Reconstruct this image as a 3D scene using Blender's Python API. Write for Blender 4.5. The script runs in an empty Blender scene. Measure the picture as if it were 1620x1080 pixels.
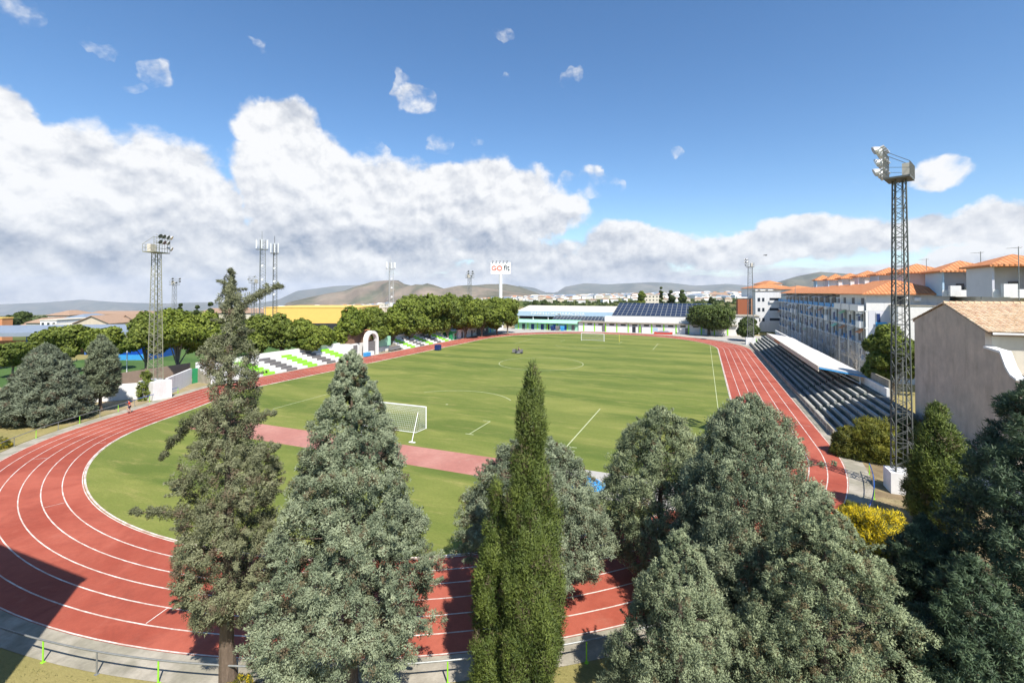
import bpy, math, random
import numpy as np
from math import exp as exp_, sin, cos, pi, radians, atan2, sqrt
from mathutils import Vector, Matrix
random.seed(7)
SC = bpy.context.scene
COL = SC.collection

# ------------------------------------------------------------------ camera
F, CX, CY, CZ, YAW, PIT, H0 = 742.72, 32.97, -97.56, 15.465, 0.38724, -0.012, 453.99
cam = bpy.data.cameras.new('camera'); camo = bpy.data.objects.new('camera', cam); COL.objects.link(camo)
camo.location = (CX, CY, CZ); camo.rotation_euler = (pi/2 - PIT, 0, YAW)
cam.sensor_width = 36; cam.lens = 36*F/1620; cam.shift_y = -(540-H0)/1620
cam.clip_start = 0.2; cam.clip_end = 60000
SC.camera = camo
# ------------------------------------------------------------------ light
SUN_AZ = atan2(.72, -.69)          # direction towards the sun, x = sin, y = cos
SUN_EL = radians(52)
sd = Vector((sin(SUN_AZ)*cos(SUN_EL), cos(SUN_AZ)*cos(SUN_EL), sin(SUN_EL)))
sl = bpy.data.lights.new('sun', 'SUN'); sl.energy = 5.0; sl.angle = radians(.5); sl.color = (1, .95, .88)
so = bpy.data.objects.new('sun', sl); COL.objects.link(so); so.rotation_euler = sd.to_track_quat('Z', 'Y').to_euler()
SC.view_settings.view_transform = 'Standard'; SC.view_settings.look = 'None'
SC.cycles.max_bounces = 5; SC.cycles.diffuse_bounces = 2; SC.cycles.glossy_bounces = 2; SC.cycles.transmission_bounces = 3; SC.cycles.volume_bounces = 0; SC.cycles.transparent_max_bounces = 4
SC.view_settings.exposure = 0.6; SC.view_settings.gamma = 1

# expression helper for shader nodes
class NX:
    def __init__(s, tree): s.t = tree; s.n = tree.nodes; s.l = tree.links
    def new(s, typ, **kw):
        n = s.n.new(typ)
        for k, v in kw.items(): setattr(n, k, v)
        return n
    def put(s, sock, v):
        if hasattr(v, 'is_output'): s.l.new(v, sock)
        else: sock.default_value = v
    def m(s, op, a, b=None, c=None, clamp=False):
        n = s.new('ShaderNodeMath', operation=op); n.use_clamp = clamp
        s.put(n.inputs[0], a)
        if b is not None: s.put(n.inputs[1], b)
        if c is not None: s.put(n.inputs[2], c)
        return n.outputs[0]
    def v(s, op, a, b=None):
        n = s.new('ShaderNodeVectorMath', operation=op); s.put(n.inputs[0], a)
        if b is not None: s.put(n.inputs[1], b)
        return n.outputs['Value' if op in ('LENGTH', 'DOT_PRODUCT', 'DISTANCE') else 'Vector']
    def comb(s, x, y, z=0.0):
        n = s.new('ShaderNodeCombineXYZ'); s.put(n.inputs[0], x); s.put(n.inputs[1], y); s.put(n.inputs[2], z); return n.outputs[0]
    def noise(s, vec, scale, det=4, rough=.55, dist=0., col=False):
        n = s.new('ShaderNodeTexNoise'); s.put(n.inputs['Vector'], vec); n.inputs['Scale'].default_value = scale
        n.inputs['Detail'].default_value = det; n.inputs['Roughness'].default_value = rough; n.inputs['Distortion'].default_value = dist
        return n.outputs['Color' if col else 'Fac']
    def mr(s, v, a, b, c=0., d=1., smooth=True):
        n = s.new('ShaderNodeMapRange'); n.interpolation_type = 'SMOOTHSTEP' if smooth else 'LINEAR'
        s.put(n.inputs[0], v)
        for i, q in enumerate((a, b, c, d)): s.put(n.inputs[i+1], q)
        return n.outputs[0]
    def mix(s, f, a, b, mode='MIX'):
        n = s.new('ShaderNodeMix', data_type='RGBA', blend_type=mode)
        s.put(n.inputs[0], f)
        for i, q in ((6, a), (7, b)):
            if isinstance(q, (tuple, list)) and len(q) == 3: q = (*q, 1)
            s.put(n.inputs[i], q)
        return n.outputs[2]

# sky with clouds laid out by compass bearing and elevation
w = bpy.data.worlds.new("World"); SC.world = w; w.use_nodes = True
X = NX(w.node_tree); X.n.clear()
out = X.new('ShaderNodeOutputWorld')
sky = X.new('ShaderNodeTexSky', sky_type='NISHITA'); sky.sun_disc = False
sky.sun_elevation = SUN_EL; sky.sun_rotation = SUN_AZ; sky.altitude = 650; sky.air_density = 1.0; sky.dust_density = .35; sky.ozone_density = 2.6
tc = X.new('ShaderNodeTexCoord'); D = tc.outputs['Generated']
sep = X.new('ShaderNodeSeparateXYZ'); X.l.new(D, sep.inputs[0])
az = X.m('ARCTAN2', sep.outputs[0], sep.outputs[1]); el = X.m('ARCSINE', sep.outputs[2])
def ae(px, py):     # bearing and elevation of a spot in the sky
    u = (px-810)/F; b = (463-py)/F
    return atan2(u, 1)-YAW, atan2(b, sqrt(1+u*u))
AE = X.comb(az, el, 0.)
warp = X.v('SUBTRACT', X.noise(D, 5.5, 5, .6, col=True), (.5, .5, .5))
def cloudfield(off, detail=True):
    base = X.v('ADD', AE, off) if off != (0, 0, 0) else AE
    ws = X.v('MULTIPLY', warp, (.14, .10, 0))
    base = X.v('ADD', base, ws)
    f = None
    for px, py, rx, ry in BL:
        a, e = ae(px, py); a1, _ = ae(px+rx, py); a0, _ = ae(px-rx, py); _, e1 = ae(px, py-ry)
        ra = (a1-a0)/2; re = e1-e
        q = X.v('MULTIPLY', X.v('SUBTRACT', base, (a, e, 0)), (1/ra, 1/re, 0))
        r = X.m('SUBTRACT', 1., X.v('LENGTH', q))
        r = X.m('MULTIPLY', r, min(1.0, ry/70+.25))
        if ry < 30: r = X.m('MINIMUM', r, .01)
        elif ry < 34: r = X.m('MINIMUM', r, .16)
        f = r if f is None else X.m('MAXIMUM', f, r)
    return f
BL = [(60, 300, 250, 135), (230, 330, 200, 130), (20, 190, 75, 55), (310, 350, 120, 80), (440, 205, 85, 55), (470, 290, 120, 100), (600, 335, 170, 92),
      (760, 325, 150, 78), (850, 340, 80, 45), (400, 400, 520, 55), (1010, 392, 125, 40), (1110, 400, 120, 30), (1300, 405, 400, 26), (1180, 400, 200, 36), (1290, 372, 120, 36),
      (1440, 372, 140, 38), (1590, 350, 110, 48), (1480, 262, 72, 32), (1390, 278, 42, 12), (655, 155, 38, 32), (625, 135, 14, 26),
      (380, 58, 40, 18), (240, 122, 36, 24), (25, 20, 50, 28), (150, 76, 48, 8), (800, 55, 20, 14), (895, 120, 18, 18), (935, 295, 30, 28),
      (690, 225, 18, 16), (745, 224, 10, 9), (700, 18, 14, 9), (795, 126, 8, 10), (965, 300, 18, 16), (905, 285, 14, 12), (1065, 243, 10, 8), (130, 40, 16, 8), (205, 143, 20, 10), (600, 235, 22, 10), (1385, 330, 26, 12), (880, 432, 260, 34), (800, 398, 150, 34), (960, 415, 130, 34), (1150, 440, 400, 26), (520, 440, 500, 30), (1600, 420, 200, 44), (1900, 330, 260, 80), (-250, 260, 260, 150)]
f0 = cloudfield((0, 0, 0))
Dn = X.v('MULTIPLY', D, (1, 1, 1.25))
def billow(vec):
    w2 = X.v('ADD', vec, X.v('MULTIPLY', X.v('SUBTRACT', X.noise(vec, 14, 4, .6, col=True), (.5, .5, .5)), (.05, .05, .05)))
    vo = X.new('ShaderNodeTexVoronoi', feature='SMOOTH_F1'); X.l.new(w2, vo.inputs['Vector']); vo.inputs['Scale'].default_value = 13; vo.inputs['Detail'].default_value = 4; vo.inputs['Roughness'].default_value = .55; vo.inputs['Smoothness'].default_value = .6; vo.normalize = True
    return X.m('ADD', X.m('MULTIPLY', X.noise(vec, 8, 7, .58), .55), X.m('MULTIPLY', X.m('SUBTRACT', .78, vo.outputs['Distance']), .55))
n1 = billow(Dn); n2 = billow(X.v('ADD', Dn, (.006, .003, .020)))
nf = X.noise(Dn, 30, 6, .6)
dens = X.m('ADD', f0, X.m('MULTIPLY', X.m('SUBTRACT', n1, .57), 1.25))
dens = X.m('ADD', dens, X.m('MULTIPLY', X.m('SUBTRACT', nf, .5), .22))
# low layered clouds close to the horizon
lown = X.noise(X.v('MULTIPLY', D, (1.6, 1.6, 11)), 2.6, 6, .6)
low = X.m('ADD', X.mr(el, .015, .115, .50, -.9, False), X.m('MULTIPLY', X.m('SUBTRACT', lown, .5), 1.1))
dall = X.m('MAXIMUM', dens, low)
mask = X.mr(dall, -.02, .20)
# shade: crisp billows from the sun side, soft grey undersides
lit = X.m('MULTIPLY', X.m('SUBTRACT', n1, n2), 4.6)
big = X.noise(X.v('MULTIPLY', D, (1, 1, 3.2)), 3.4, 4, .55)
und = None
for px, py, rx, ry, k in [(120, 395, 260, 55, .8), (620, 378, 330, 34, 1.0), (150, 330, 160, 30, .3), (1250, 432, 420, 18, .12), (330, 435, 420, 30, .4), (1590, 400, 160, 26, .25), (850, 420, 300, 24, .5), (60, 240, 80, 24, .35)]:
    a, e = ae(px, py); a1, _ = ae(px+rx, py); a0, _ = ae(px-rx, py); _, e1 = ae(px, py-ry)
    q = X.v('MULTIPLY', X.v('SUBTRACT', X.v('ADD', AE, X.v('MULTIPLY', warp, (.25, .09, 0))), (a, e, 0)), (2/(a1-a0), 1/(e1-e), 0))
    r = X.m('MULTIPLY', X.mr(X.v('LENGTH', q), 0., 1.35, 1., 0.), k)
    und = r if und is None else X.m('MAXIMUM', und, r)
shade = X.m('SUBTRACT', 1.0, X.m('MULTIPLY', und, .52))
shade = X.m('ADD', shade, lit)
shade = X.m('ADD', shade, X.m('MULTIPLY', X.m('SUBTRACT', big, .5), .9))
shade = X.m('SUBTRACT', shade, X.mr(el, .0, .16, .26, 0., False))
shade = X.mr(shade, .1, 1.12, 0., 1., False)
ccol = X.mix(shade, (.30, .35, .45), (.86, .86, .86))
bgs = X.new('ShaderNodeBackground'); bgs.inputs[1].default_value = .118
hs = X.new('ShaderNodeHueSaturation'); hs.inputs['Saturation'].default_value = 1.18; hs.inputs['Value'].default_value = 1.0
X.l.new(sky.outputs[0], hs.inputs['Color']); X.l.new(hs.outputs[0], bgs.inputs[0])
bgc = X.new('ShaderNodeBackground'); X.l.new(ccol, bgc.inputs[0]); bgc.inputs[1].default_value = .78
mx = X.new('ShaderNodeMixShader'); X.l.new(X.m('MULTIPLY', mask, .97), mx.inputs[0]); X.l.new(bgs.outputs[0], mx.inputs[1]); X.l.new(bgc.outputs[0], mx.inputs[2])
X.l.new(mx.outputs[0], out.inputs[0])
w.cycles.sampling_method = 'MANUAL'; w.cycles.sample_map_resolution = 512

# ------------------------------------------------------------------ materials
def mat(name, col, rough=.8, var=.12, scale=3., bump=0., bscale=20., spec=.3, metal=0., col2=None, mscale=None, stretch=(1, 1, 1), dirt=0., alpha=None, coord='Object'):
    m = bpy.data.materials.new(name); m.use_nodes = True
    x = NX(m.node_tree); b = x.n['Principled BSDF']
    b.inputs['Roughness'].default_value = rough; b.inputs['Specular IOR Level'].default_value = spec; b.inputs['Metallic'].default_value = metal
    co = x.new('ShaderNodeTexCoord').outputs[coord]
    if stretch != (1, 1, 1): co = x.v('MULTIPLY', co, stretch)
    c = (*col, 1)
    if col2 is not None: c = x.mix(x.mr(x.noise(co, mscale or scale, 5, .6), .38, .62), col, col2)
    if var:
        k = x.mr(x.noise(co, scale, 6, .62), .25, .75, 1-var, 1+var, False)
        c = x.mix(1., c, x.comb(k, k, k), 'MULTIPLY')
    if dirt:
        k = x.mr(x.noise(x.v('MULTIPLY', co, (1, 1, .25)), .9, 7, .7), .45, .75, 0., dirt)
        c = x.mix(k, c, (col[0]*.45, col[1]*.42, col[2]*.38))
    x.put(b.inputs['Base Color'], c)
    if bump:
        bn = x.new('ShaderNodeBump'); bn.inputs['Strength'].default_value = bump; bn.inputs['Distance'].default_value = .05
        x.put(bn.inputs['Height'], x.noise(co, bscale, 5, .6)); x.l.new(bn.outputs[0], b.inputs['Normal'])
    return m

def leafmat(name, ca, cb, brown=None, trans=.14, rough=.55):
    m = bpy.data.materials.new(name); m.use_nodes = True
    x = NX(m.node_tree); b = x.n['Principled BSDF']; o = x.n['Material Output']
    at = x.new('ShaderNodeAttribute', attribute_name='tint').outputs['Fac']
    oi = x.new('ShaderNodeObjectInfo').outputs['Random']
    c = x.mix(at, ca, cb)
    if brown: c = x.mix(x.mr(at, .02, .0, 0., 1., False), c, brown)
    k = x.mr(oi, 0., 1., .93, 1.07, False); c = x.mix(1., c, x.comb(k, k, x.m('SUBTRACT', 2., k)), 'MULTIPLY')
    vt = x.new('ShaderNodeVectorTransform', vector_type='NORMAL', convert_from='OBJECT', convert_to='WORLD')
    x.l.new(x.new('ShaderNodeAttribute', attribute_name='puff').outputs['Vector'], vt.inputs[0]); x.l.new(x.v('NORMALIZE', x.v('ADD', x.v('MULTIPLY', vt.outputs[0], (1.3, 1.3, 1.3)), x.new('ShaderNodeNewGeometry').outputs['Normal'])), b.inputs['Normal'])
    x.put(b.inputs['Base Color'], c); b.inputs['Roughness'].default_value = rough; b.inputs['Specular IOR Level'].default_value = .25
    t = x.new('ShaderNodeBsdfTranslucent'); x.put(t.inputs[0], c)
    ms = x.new('ShaderNodeMixShader'); ms.inputs[0].default_value = trans
    x.l.new(b.outputs[0], ms.inputs[1]); x.l.new(t.outputs[0], ms.inputs[2]); x.l.new(ms.outputs[0], o.inputs[0])
    return m

def tilemat(name, col, col2, period=.5, axis='Y'):
    m = bpy.data.materials.new(name); m.use_nodes = True
    x = NX(m.node_tree); b = x.n['Principled BSDF']; b.inputs['Roughness'].default_value = .85
    co = x.new('ShaderNodeTexCoord').outputs['Object']; s = x.new('ShaderNodeSeparateXYZ'); x.l.new(co, s.inputs[0])
    a = s.outputs[0 if axis == 'X' else 1]
    wv = x.m('ABSOLUTE', x.m('SINE', x.m('MULTIPLY', a, pi/period)))
    c = x.mix(x.mr(x.noise(co, 1.3, 6, .7), .35, .7), col, col2)
    c = x.mix(x.mr(wv, 0., .45, .55, 0.), c, (col[0]*.45, col[1]*.4, col[2]*.4))   # darker stripes along the gutters between the barrel tiles
    x.put(b.inputs['Base Color'], c)
    bn = x.new('ShaderNodeBump'); bn.inputs['Distance'].default_value = .12; bn.inputs['Strength'].default_value = .9
    x.put(bn.inputs['Height'], wv); x.l.new(bn.outputs[0], b.inputs['Normal'])
    return m

M = {}
M['white'] = mat('white paint', (.74, .73, .70), .8, .06, 2, dirt=.25)
M['plainwhite'] = mat('white enamel', (.78, .78, .76), .6, .03, 2)
M['cream'] = mat('cream render', (.60, .55, .45), .9, .08, 1, dirt=.25)
M['beige'] = mat('beige render', (.55, .47, .36), .9, .08, 1, dirt=.25)
M['line'] = mat('line paint', (.66, .62, .56), .8, .22, 6, col2=(.52, .40, .34), mscale=1.1)
M['chalk'] = mat('pitch chalk', (.44, .47, .27), .9, .3, 3)
M['lav'] = mat('lavender render', (.60, .60, .63), .9, .06, 1)
M['sky'] = mat('pale blue paint', (.42, .56, .66), .8, .06, .5)
M['green'] = mat('lime green paint', (.30, .68, .04), .6, .07, 3)
M['dgreen'] = mat('green canvas', (.03, .26, .10), .7, .15, 1)
M['mint'] = mat('mint canvas', (.32, .62, .42), .7, .08, 1)
M['grey'] = mat('grey paint', (.17, .16, .16), .8, .1, 2)
M['dark'] = mat('dark opening', (.025, .028, .035), .4, .1, 2, spec=.5)
M['glass'] = mat('window glass', (.04, .05, .06), .12, .1, 2, spec=.8)
M['blue'] = mat('blue paint', (.02, .10, .38), .45, .12, 2)
M['navy'] = mat('navy shutter', (.015, .035, .13), .5, .1, 2)
M['bright'] = mat('bright blue canvas', (.05, .30, .62), .5, .1, 2)
M['conc'] = mat('concrete', (.37, .335, .27), .95, .24, 1.5, .4, 8, col2=(.27, .25, .19), mscale=.5, dirt=.4)
M['stain'] = mat('stained render', (.60, .50, .405), .95, .16, .8, .4, 5, dirt=.42, col2=(.53, .45, .37), mscale=.35)
M['steel'] = mat('galvanised steel', (.27, .28, .27), .5, .15, 6, metal=.4)
M['msteel'] = mat('weathered mast steel', (.13, .135, .12), .6, .2, 4, metal=.25)
M['lsteel'] = mat('olive mast paint', (.27, .27, .19), .6, .15, 4, metal=.1)
M['lamp'] = mat('lamp housing', (.55, .55, .53), .35, .15, 6, metal=.4)
M['lampface'] = mat('lamp glass', (.10, .11, .12), .15, .1, 6, spec=.8)
M['rust'] = mat('rust', (.28, .17, .07), .9, .3, 3)
M['brick'] = mat('brick', (.36, .12, .06), .9, .15, 6, .3, 20)
M['orangewall'] = mat('orange wall', (.55, .25, .12), .9, .08, 1)
M['brown'] = mat('brown screen', (.20, .12, .08), .9, .12, 1)
M['canopyroof'] = mat('weathered canopy sheet', (.52, .51, .48), .8, .12, 1.2, dirt=.45, col2=(.60, .59, .56), mscale=.4)
M['screen'] = mat('pale brown screen', (.27, .20, .15), .9, .15, 1)
M['yellow'] = mat('yellow cladding', (.72, .47, .13), .7, .05, .6)
M['bark'] = mat('bark', (.15, .11, .08), .95, .3, 8, .8, 25, stretch=(1, 1, .25))
M['bark2'] = mat('pale bark', (.19, .16, .12), .95, .3, 5, .5, 25)
M['tile'] = tilemat('orange tiles', (.52, .18, .06), (.62, .28, .12), .55, 'Y')
M['tilex'] = tilemat('orange tiles across', (.52, .18, .06), (.62, .28, .12), .55, 'X')
M['tilebrown'] = mat('brown tiles', (.33, .22, .15), .9, .15, 2)
M['red'] = mat('red cloth', (.50, .05, .03), .7, .1, 3)
M['skin'] = mat('skin', (.50, .28, .20), .6, .03, 3)
M['hair'] = mat('hair', (.03, .02, .015), .7, .1, 30)
M['cloth'] = mat('navy cloth', (.03, .035, .08), .8, .1, 10)
M['net'] = mat('white net', (.62, .62, .60), .8, .05, 3)
M['wire'] = mat('wire', (.34, .33, .32), .7, .1, 3)
M['solar'] = mat('solar cells', (.018, .02, .038), .25, .2, .7, spec=.6)
M['greyroof'] = mat('grey sheet roof', (.22, .26, .31), .5, .1, .5)
M['tarp'] = mat('blue tarp', (.04, .28, .60), .45, .2, 3, .5, 6)
M['mulch'] = mat('black plastic', (.03, .035, .05), .35, .3, 6, .8, 10)
M['track'] = None
def trackmat(name, a, b, c):
    m = bpy.data.materials.new(name); m.use_nodes = True
    x = NX(m.node_tree); bs = x.n['Principled BSDF']; bs.inputs['Roughness'].default_value = .8; bs.inputs['Specular IOR Level'].default_value = .25
    co = x.new('ShaderNodeTexCoord').outputs['Object']
    k = x.mix(x.mr(x.noise(co, .11, 5, .6, 1.), .35, .68), a, b)
    k = x.mix(x.mr(x.noise(x.v('MULTIPLY', co, (1, 1, 1)), .5, 7, .72), .55, .78, 0., .5), k, c)
    k = x.mix(x.mr(x.noise(co, .22, 8, .78, 2.), .50, .70, 0., .38), k, (a[0]*.62, a[1]*.7, a[2]*.8))
    g = x.mr(x.noise(co, 30, 3, .7), .2, .8, .86, 1.14, False)
    g2 = x.mr(x.noise(co, 2.2, 6, .75), .25, .75, .88, 1.12, False)
    k = x.mix(1., k, x.comb(g, g, g), 'MULTIPLY'); k = x.mix(1., k, x.comb(g2, g2, g2), 'MULTIPLY')
    x.put(bs.inputs['Base Color'], k)
    bn = x.new('ShaderNodeBump'); bn.inputs['Distance'].default_value = .01; bn.inputs['Strength'].default_value = .5
    x.put(bn.inputs['Height'], x.noise(co, 60, 3, .7)); x.l.new(bn.outputs[0], bs.inputs['Normal'])
    return m
M['track'] = trackmat('red tartan', (.30, .064, .038), (.405, .108, .068), (.43, .16, .11))
M['runway'] = trackmat('worn pink tartan', (.38, .16, .125), (.47, .235, .185), (.46, .30, .24))
def grassmat(name, a, b, c, dry=.45, stripe=True):
    m = bpy.data.materials.new(name); m.use_nodes = True
    x = NX(m.node_tree); bs = x.n['Principled BSDF']; bs.inputs['Roughness'].default_value = .9; bs.inputs['Specular IOR Level'].default_value = .15
    co = x.new('ShaderNodeTexCoord').outputs['Object']
    k = x.mix(x.mr(x.noise(x.v('MULTIPLY', co, (.35, 1, 1)), .12, 6, .6, .6), .32, .7), a, b)
    if stripe:
        s = x.new('ShaderNodeSeparateXYZ'); x.l.new(co, s.inputs[0])
        wob = x.m('ADD', s.outputs[1], x.m('MULTIPLY', x.m('SUBTRACT', x.noise(x.v('MULTIPLY', co, (.5, 1, 1)), .10, 3, .5), .5), 9.))
        wob = x.m('ADD', wob, x.m('MULTIPLY', s.outputs[0], .05))
        st = x.mr(x.m('SINE', x.m('MULTIPLY', wob, 2*pi/10.5)), -.5, .5, 0., 1.)
        st = x.m('MULTIPLY', st, x.mr(x.noise(x.v('MULTIPLY', co, (.4, 1, 1)), .07, 3, .5), .38, .58, .15, .8))
        k = x.mix(st, k, (a[0]*.72, a[1]*.80, a[2]*.78))
    k = x.mix(x.mr(x.noise(x.v('MULTIPLY', co, (.22, 1, 1)), .75, 7, .72), .50, .80, 0., dry*1.6), k, c)
    k = x.mix(x.mr(x.noise(x.v('MULTIPLY', co, (.5, 1, 1)), .28, 5, .6), .52, .75, 0., dry), k, (c[0]*.8, c[1]*.95, c[2]*.7))
    g = x.mr(x.noise(x.v('MULTIPLY', co, (.4, 1, 1)), 9, 5, .75), .25, .75, .80, 1.20, False)
    k = x.mix(1., k, x.comb(g, g, g), 'MULTIPLY')
    g2 = x.mr(x.noise(co, 34, 3, .75), .25, .75, .82, 1.18, False)
    k = x.mix(1., k, x.comb(g2, g2, g2), 'MULTIPLY')
    x.put(bs.inputs['Base Color'], k)
    bn = x.new('ShaderNodeBump'); bn.inputs['Distance'].default_value = .05; bn.inputs['Strength'].default_value = .6
    x.put(bn.inputs['Height'], x.noise(co, 14, 5, .7)); x.l.new(bn.outputs[0], bs.inputs['Normal'])
    return m
M['pitch'] = grassmat('pitch grass', (.126, .163, .032), (.205, .220, .054), (.36, .30, .11))
M['turf'] = grassmat('artificial turf', (.07, .13, .035), (.09, .15, .04), (.10, .16, .05), .1)
M['drygrass'] = grassmat('dry grass', (.22, .20, .07), (.30, .25, .10), (.36, .27, .14), .8, False)
M['dirt'] = mat('dusty ground', (.34, .26, .17), .95, .15, .6, .5, 6, col2=(.26, .22, .10), mscale=.25)
M['paving'] = mat('paving', (.40, .38, .34), .95, .12, .7, .2, 6)
def farmat():
    m = bpy.data.materials.new('plain of fields'); m.use_nodes = True
    x = NX(m.node_tree); bs = x.n['Principled BSDF']; bs.inputs['Roughness'].default_value = 1.; bs.inputs['Specular IOR Level'].default_value = 0.
    co = x.new('ShaderNodeTexCoord').outputs['Object']
    v = x.new('ShaderNodeTexVoronoi'); v.inputs['Scale'].default_value = .006; x.l.new(x.v('ADD', co, x.v('MULTIPLY', x.noise(co, .01, 3, .5, col=True), (40, 40, 0))), v.inputs['Vector'])
    s = x.new('ShaderNodeSeparateColor'); x.l.new(v.outputs['Color'], s.inputs[0])
    k = x.mix(s.outputs[0], (.10, .13, .04), (.24, .20, .10)); k = x.mix(x.mr(s.outputs[1], .55, .75), k, (.07, .10, .03))
    k = x.mix(x.mr(x.noise(co, .04, 6, .7), .45, .62, 0., .8), k, (.055, .085, .028))
    x.put(bs.inputs['Base Color'], k); return m
M['plain'] = farmat()
M['mountA'] = mat('limestone slopes', (.26, .20, .15), 1, .45, .0012, 0, 20, 0, col2=(.09, .10, .06), mscale=.0011)
M['mountC'] = mat('mixed hill slopes', (.10, .105, .065), 1, .45, .0015, 0, 20, 0, col2=(.23, .18, .13), mscale=.0016)
M['mountB'] = mat('dark scrub slopes', (.09, .10, .07), 1, .3, .001, 0, 20, 0, col2=(.15, .14, .10), mscale=.0014)
M['blueleaf'] = leafmat('blue cypress foliage', (.075, .108, .06), (.37, .415, .25), (.15, .12, .065))
M['bankleaf'] = leafmat('bank conifer foliage', (.07, .09, .055), (.24, .275, .18), (.13, .10, .06))
M['shagleaf'] = leafmat('shaggy cypress foliage', (.095, .105, .045), (.30, .31, .155), (.15, .11, .06))
M['slimleaf'] = leafmat('green cypress foliage', (.040, .070, .012), (.165, .205, .036), (.11, .09, .04))
M['darkleaf'] = leafmat('dark conifer foliage', (.035, .062, .036), (.135, .19, .10), (.07, .06, .03))
M['planeleaf'] = leafmat('plane tree leaves', (.10, .145, .022), (.29, .34, .06), None, .35)
M['oakleaf'] = leafmat('dense green leaves', (.05, .08, .02), (.13, .17, .045), None, .25)
M['broomleaf'] = leafmat('broom stems', (.06, .09, .02), (.16, .16, .03), None, .2)
M['flower'] = leafmat('yellow broom flowers', (.55, .42, .01), (.80, .62, .02), None, .3)
M['ochre'] = leafmat('ochre shrub', (.06, .09, .015), (.26, .24, .028), None, .2)

# ------------------------------------------------------------------ mesh helpers
class MB:
    def __init__(s): s.v = []; s.f = []; s.mi = []; s.cur = 0
    def add(s, vs, fs):
        n = len(s.v); s.v += [tuple(a) for a in vs]; s.f += [tuple(i+n for i in f) for f in fs]; s.mi += [s.cur]*len(fs); return s
    def box(s, x0, x1, y0, y1, z0, z1):
        return s.add([(x0, y0, z0), (x1, y0, z0), (x1, y1, z0), (x0, y1, z0), (x0, y0, z1), (x1, y0, z1), (x1, y1, z1), (x0, y1, z1)],
                     [(0, 3, 2, 1), (4, 5, 6, 7), (0, 1, 5, 4), (1, 2, 6, 5), (2, 3, 7, 6), (3, 0, 4, 7)])
    def tube(s, p, q, r, n=6, r2=None):
        p = Vector(p); q = Vector(q); d = (q-p)
        if d.length < 1e-6: return s
        d.normalize(); a = d.orthogonal().normalized(); b = d.cross(a); r2 = r if r2 is None else r2
        vs = [p+(a*cos(t)+b*sin(t))*r for t in [2*pi*i/n for i in range(n)]] + [q+(a*cos(t)+b*sin(t))*r2 for t in [2*pi*i/n for i in range(n)]]
        return s.add(vs, [(i, (i+1) % n, n+(i+1) % n, n+i) for i in range(n)] + [tuple(range(n-1, -1, -1)), tuple(range(n, 2*n))])
    def path(s, pts, rs, n=6):
        for i in range(len(pts)-1): s.tube(pts[i], pts[i+1], rs[i], n, rs[i+1])
        return s
    def prism(s, poly, z0, z1):      # polygon in xy
        n = len(poly)
        return s.add([(x, y, z0) for x, y in poly]+[(x, y, z1) for x, y in poly],
                     [tuple(range(n-1, -1, -1)), tuple(range(n, 2*n))]+[(i, (i+1) % n, n+(i+1) % n, n+i) for i in range(n)])
    def ext(s, poly, ax, a, b):      # polygon in the plane perpendicular to axis ax, extruded from a to b
        f = {'x': lambda p, t: (t, p[0], p[1]), 'y': lambda p, t: (p[0], t, p[1])}[ax]; n = len(poly)
        return s.add([f(p, a) for p in poly]+[f(p, b) for p in poly],
                     [tuple(range(n-1, -1, -1)), tuple(range(n, 2*n))]+[(i, (i+1) % n, n+(i+1) % n, n+i) for i in range(n)])
    def blob(s, c, r, n=8, m=6):
        vs = []
        for j in range(m+1):
            t = pi*j/m
            for i in range(n): a = 2*pi*i/n; vs.append((c[0]+r[0]*sin(t)*cos(a), c[1]+r[1]*sin(t)*sin(a), c[2]+r[2]*cos(t)))
        return s.add(vs, [(j*n+i, (j+1)*n+i, (j+1)*n+(i+1) % n, j*n+(i+1) % n) for j in range(m) for i in range(n)])
    def hip(s, x0, x1, y0, y1, z0, z1, th=.15):
        cx, cy = (x0+x1)/2, (y0+y1)/2
        if x1-x0 >= y1-y0: h = (y1-y0)/2; a, b = (x0+h, cy, z1), (x1-h, cy, z1)
        else: h = (x1-x0)/2; a, b = (cx, y0+h, z1), (cx, y1-h, z1)
        lo = [(x0, y0), (x1, y0), (x1, y1), (x0, y1)]
        vs = [(x, y, z0-th) for x, y in lo]+[(x, y, z0) for x, y in lo]+[a, b]
        fs = [(3, 2, 1, 0)]+[(i, (i+1) % 4, 4+(i+1) % 4, 4+i) for i in range(4)]
        if x1-x0 >= y1-y0: fs += [(4, 5, 9, 8), (5, 6, 9), (6, 7, 8, 9), (7, 4, 8)]
        else: fs += [(4, 5, 8), (5, 6, 9, 8), (6, 7, 9), (7, 4, 8, 9)]
        return s.add(vs, fs)

def link(name, me, parent=None):
    o = bpy.data.objects.new(name, me); COL.objects.link(o)
    if parent: o.parent = parent
    return o
def obj(name, mb, m, parent=None, world=False, smooth=False):
    me = bpy.data.meshes.new(name)
    vs = mb.v
    if world and parent is not None:
        off = Vector((0, 0, 0)); p = parent
        while p: off += p.location; p = p.parent
        vs = [(a-off.x, b-off.y, c-off.z) for a, b, c in vs]
    me.from_pydata(vs, [], mb.f)
    ms = m if isinstance(m, (list, tuple)) else [m]
    for q in ms: me.materials.append(M[q] if isinstance(q, str) else q)
    if len(ms) > 1: me.polygons.foreach_set('material_index', mb.mi)
    if smooth: me.polygons.foreach_set('use_smooth', [True]*len(me.polygons))
    me.update()
    return link(name, me, parent)
def tag(o, label=None, cat=None, group=None, kind=None):
    if label: o['label'] = label
    if cat: o['category'] = cat
    if group: o['group'] = group
    if kind: o['kind'] = kind
    return o
def thing(name, label, cat, loc=(0, 0, 0), rz=0, group=None):
    o = bpy.data.objects.new(name, None); COL.objects.link(o); o.location = loc; o.rotation_euler = (0, 0, rz); o.empty_display_size = .3
    return tag(o, label, cat, group)
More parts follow.
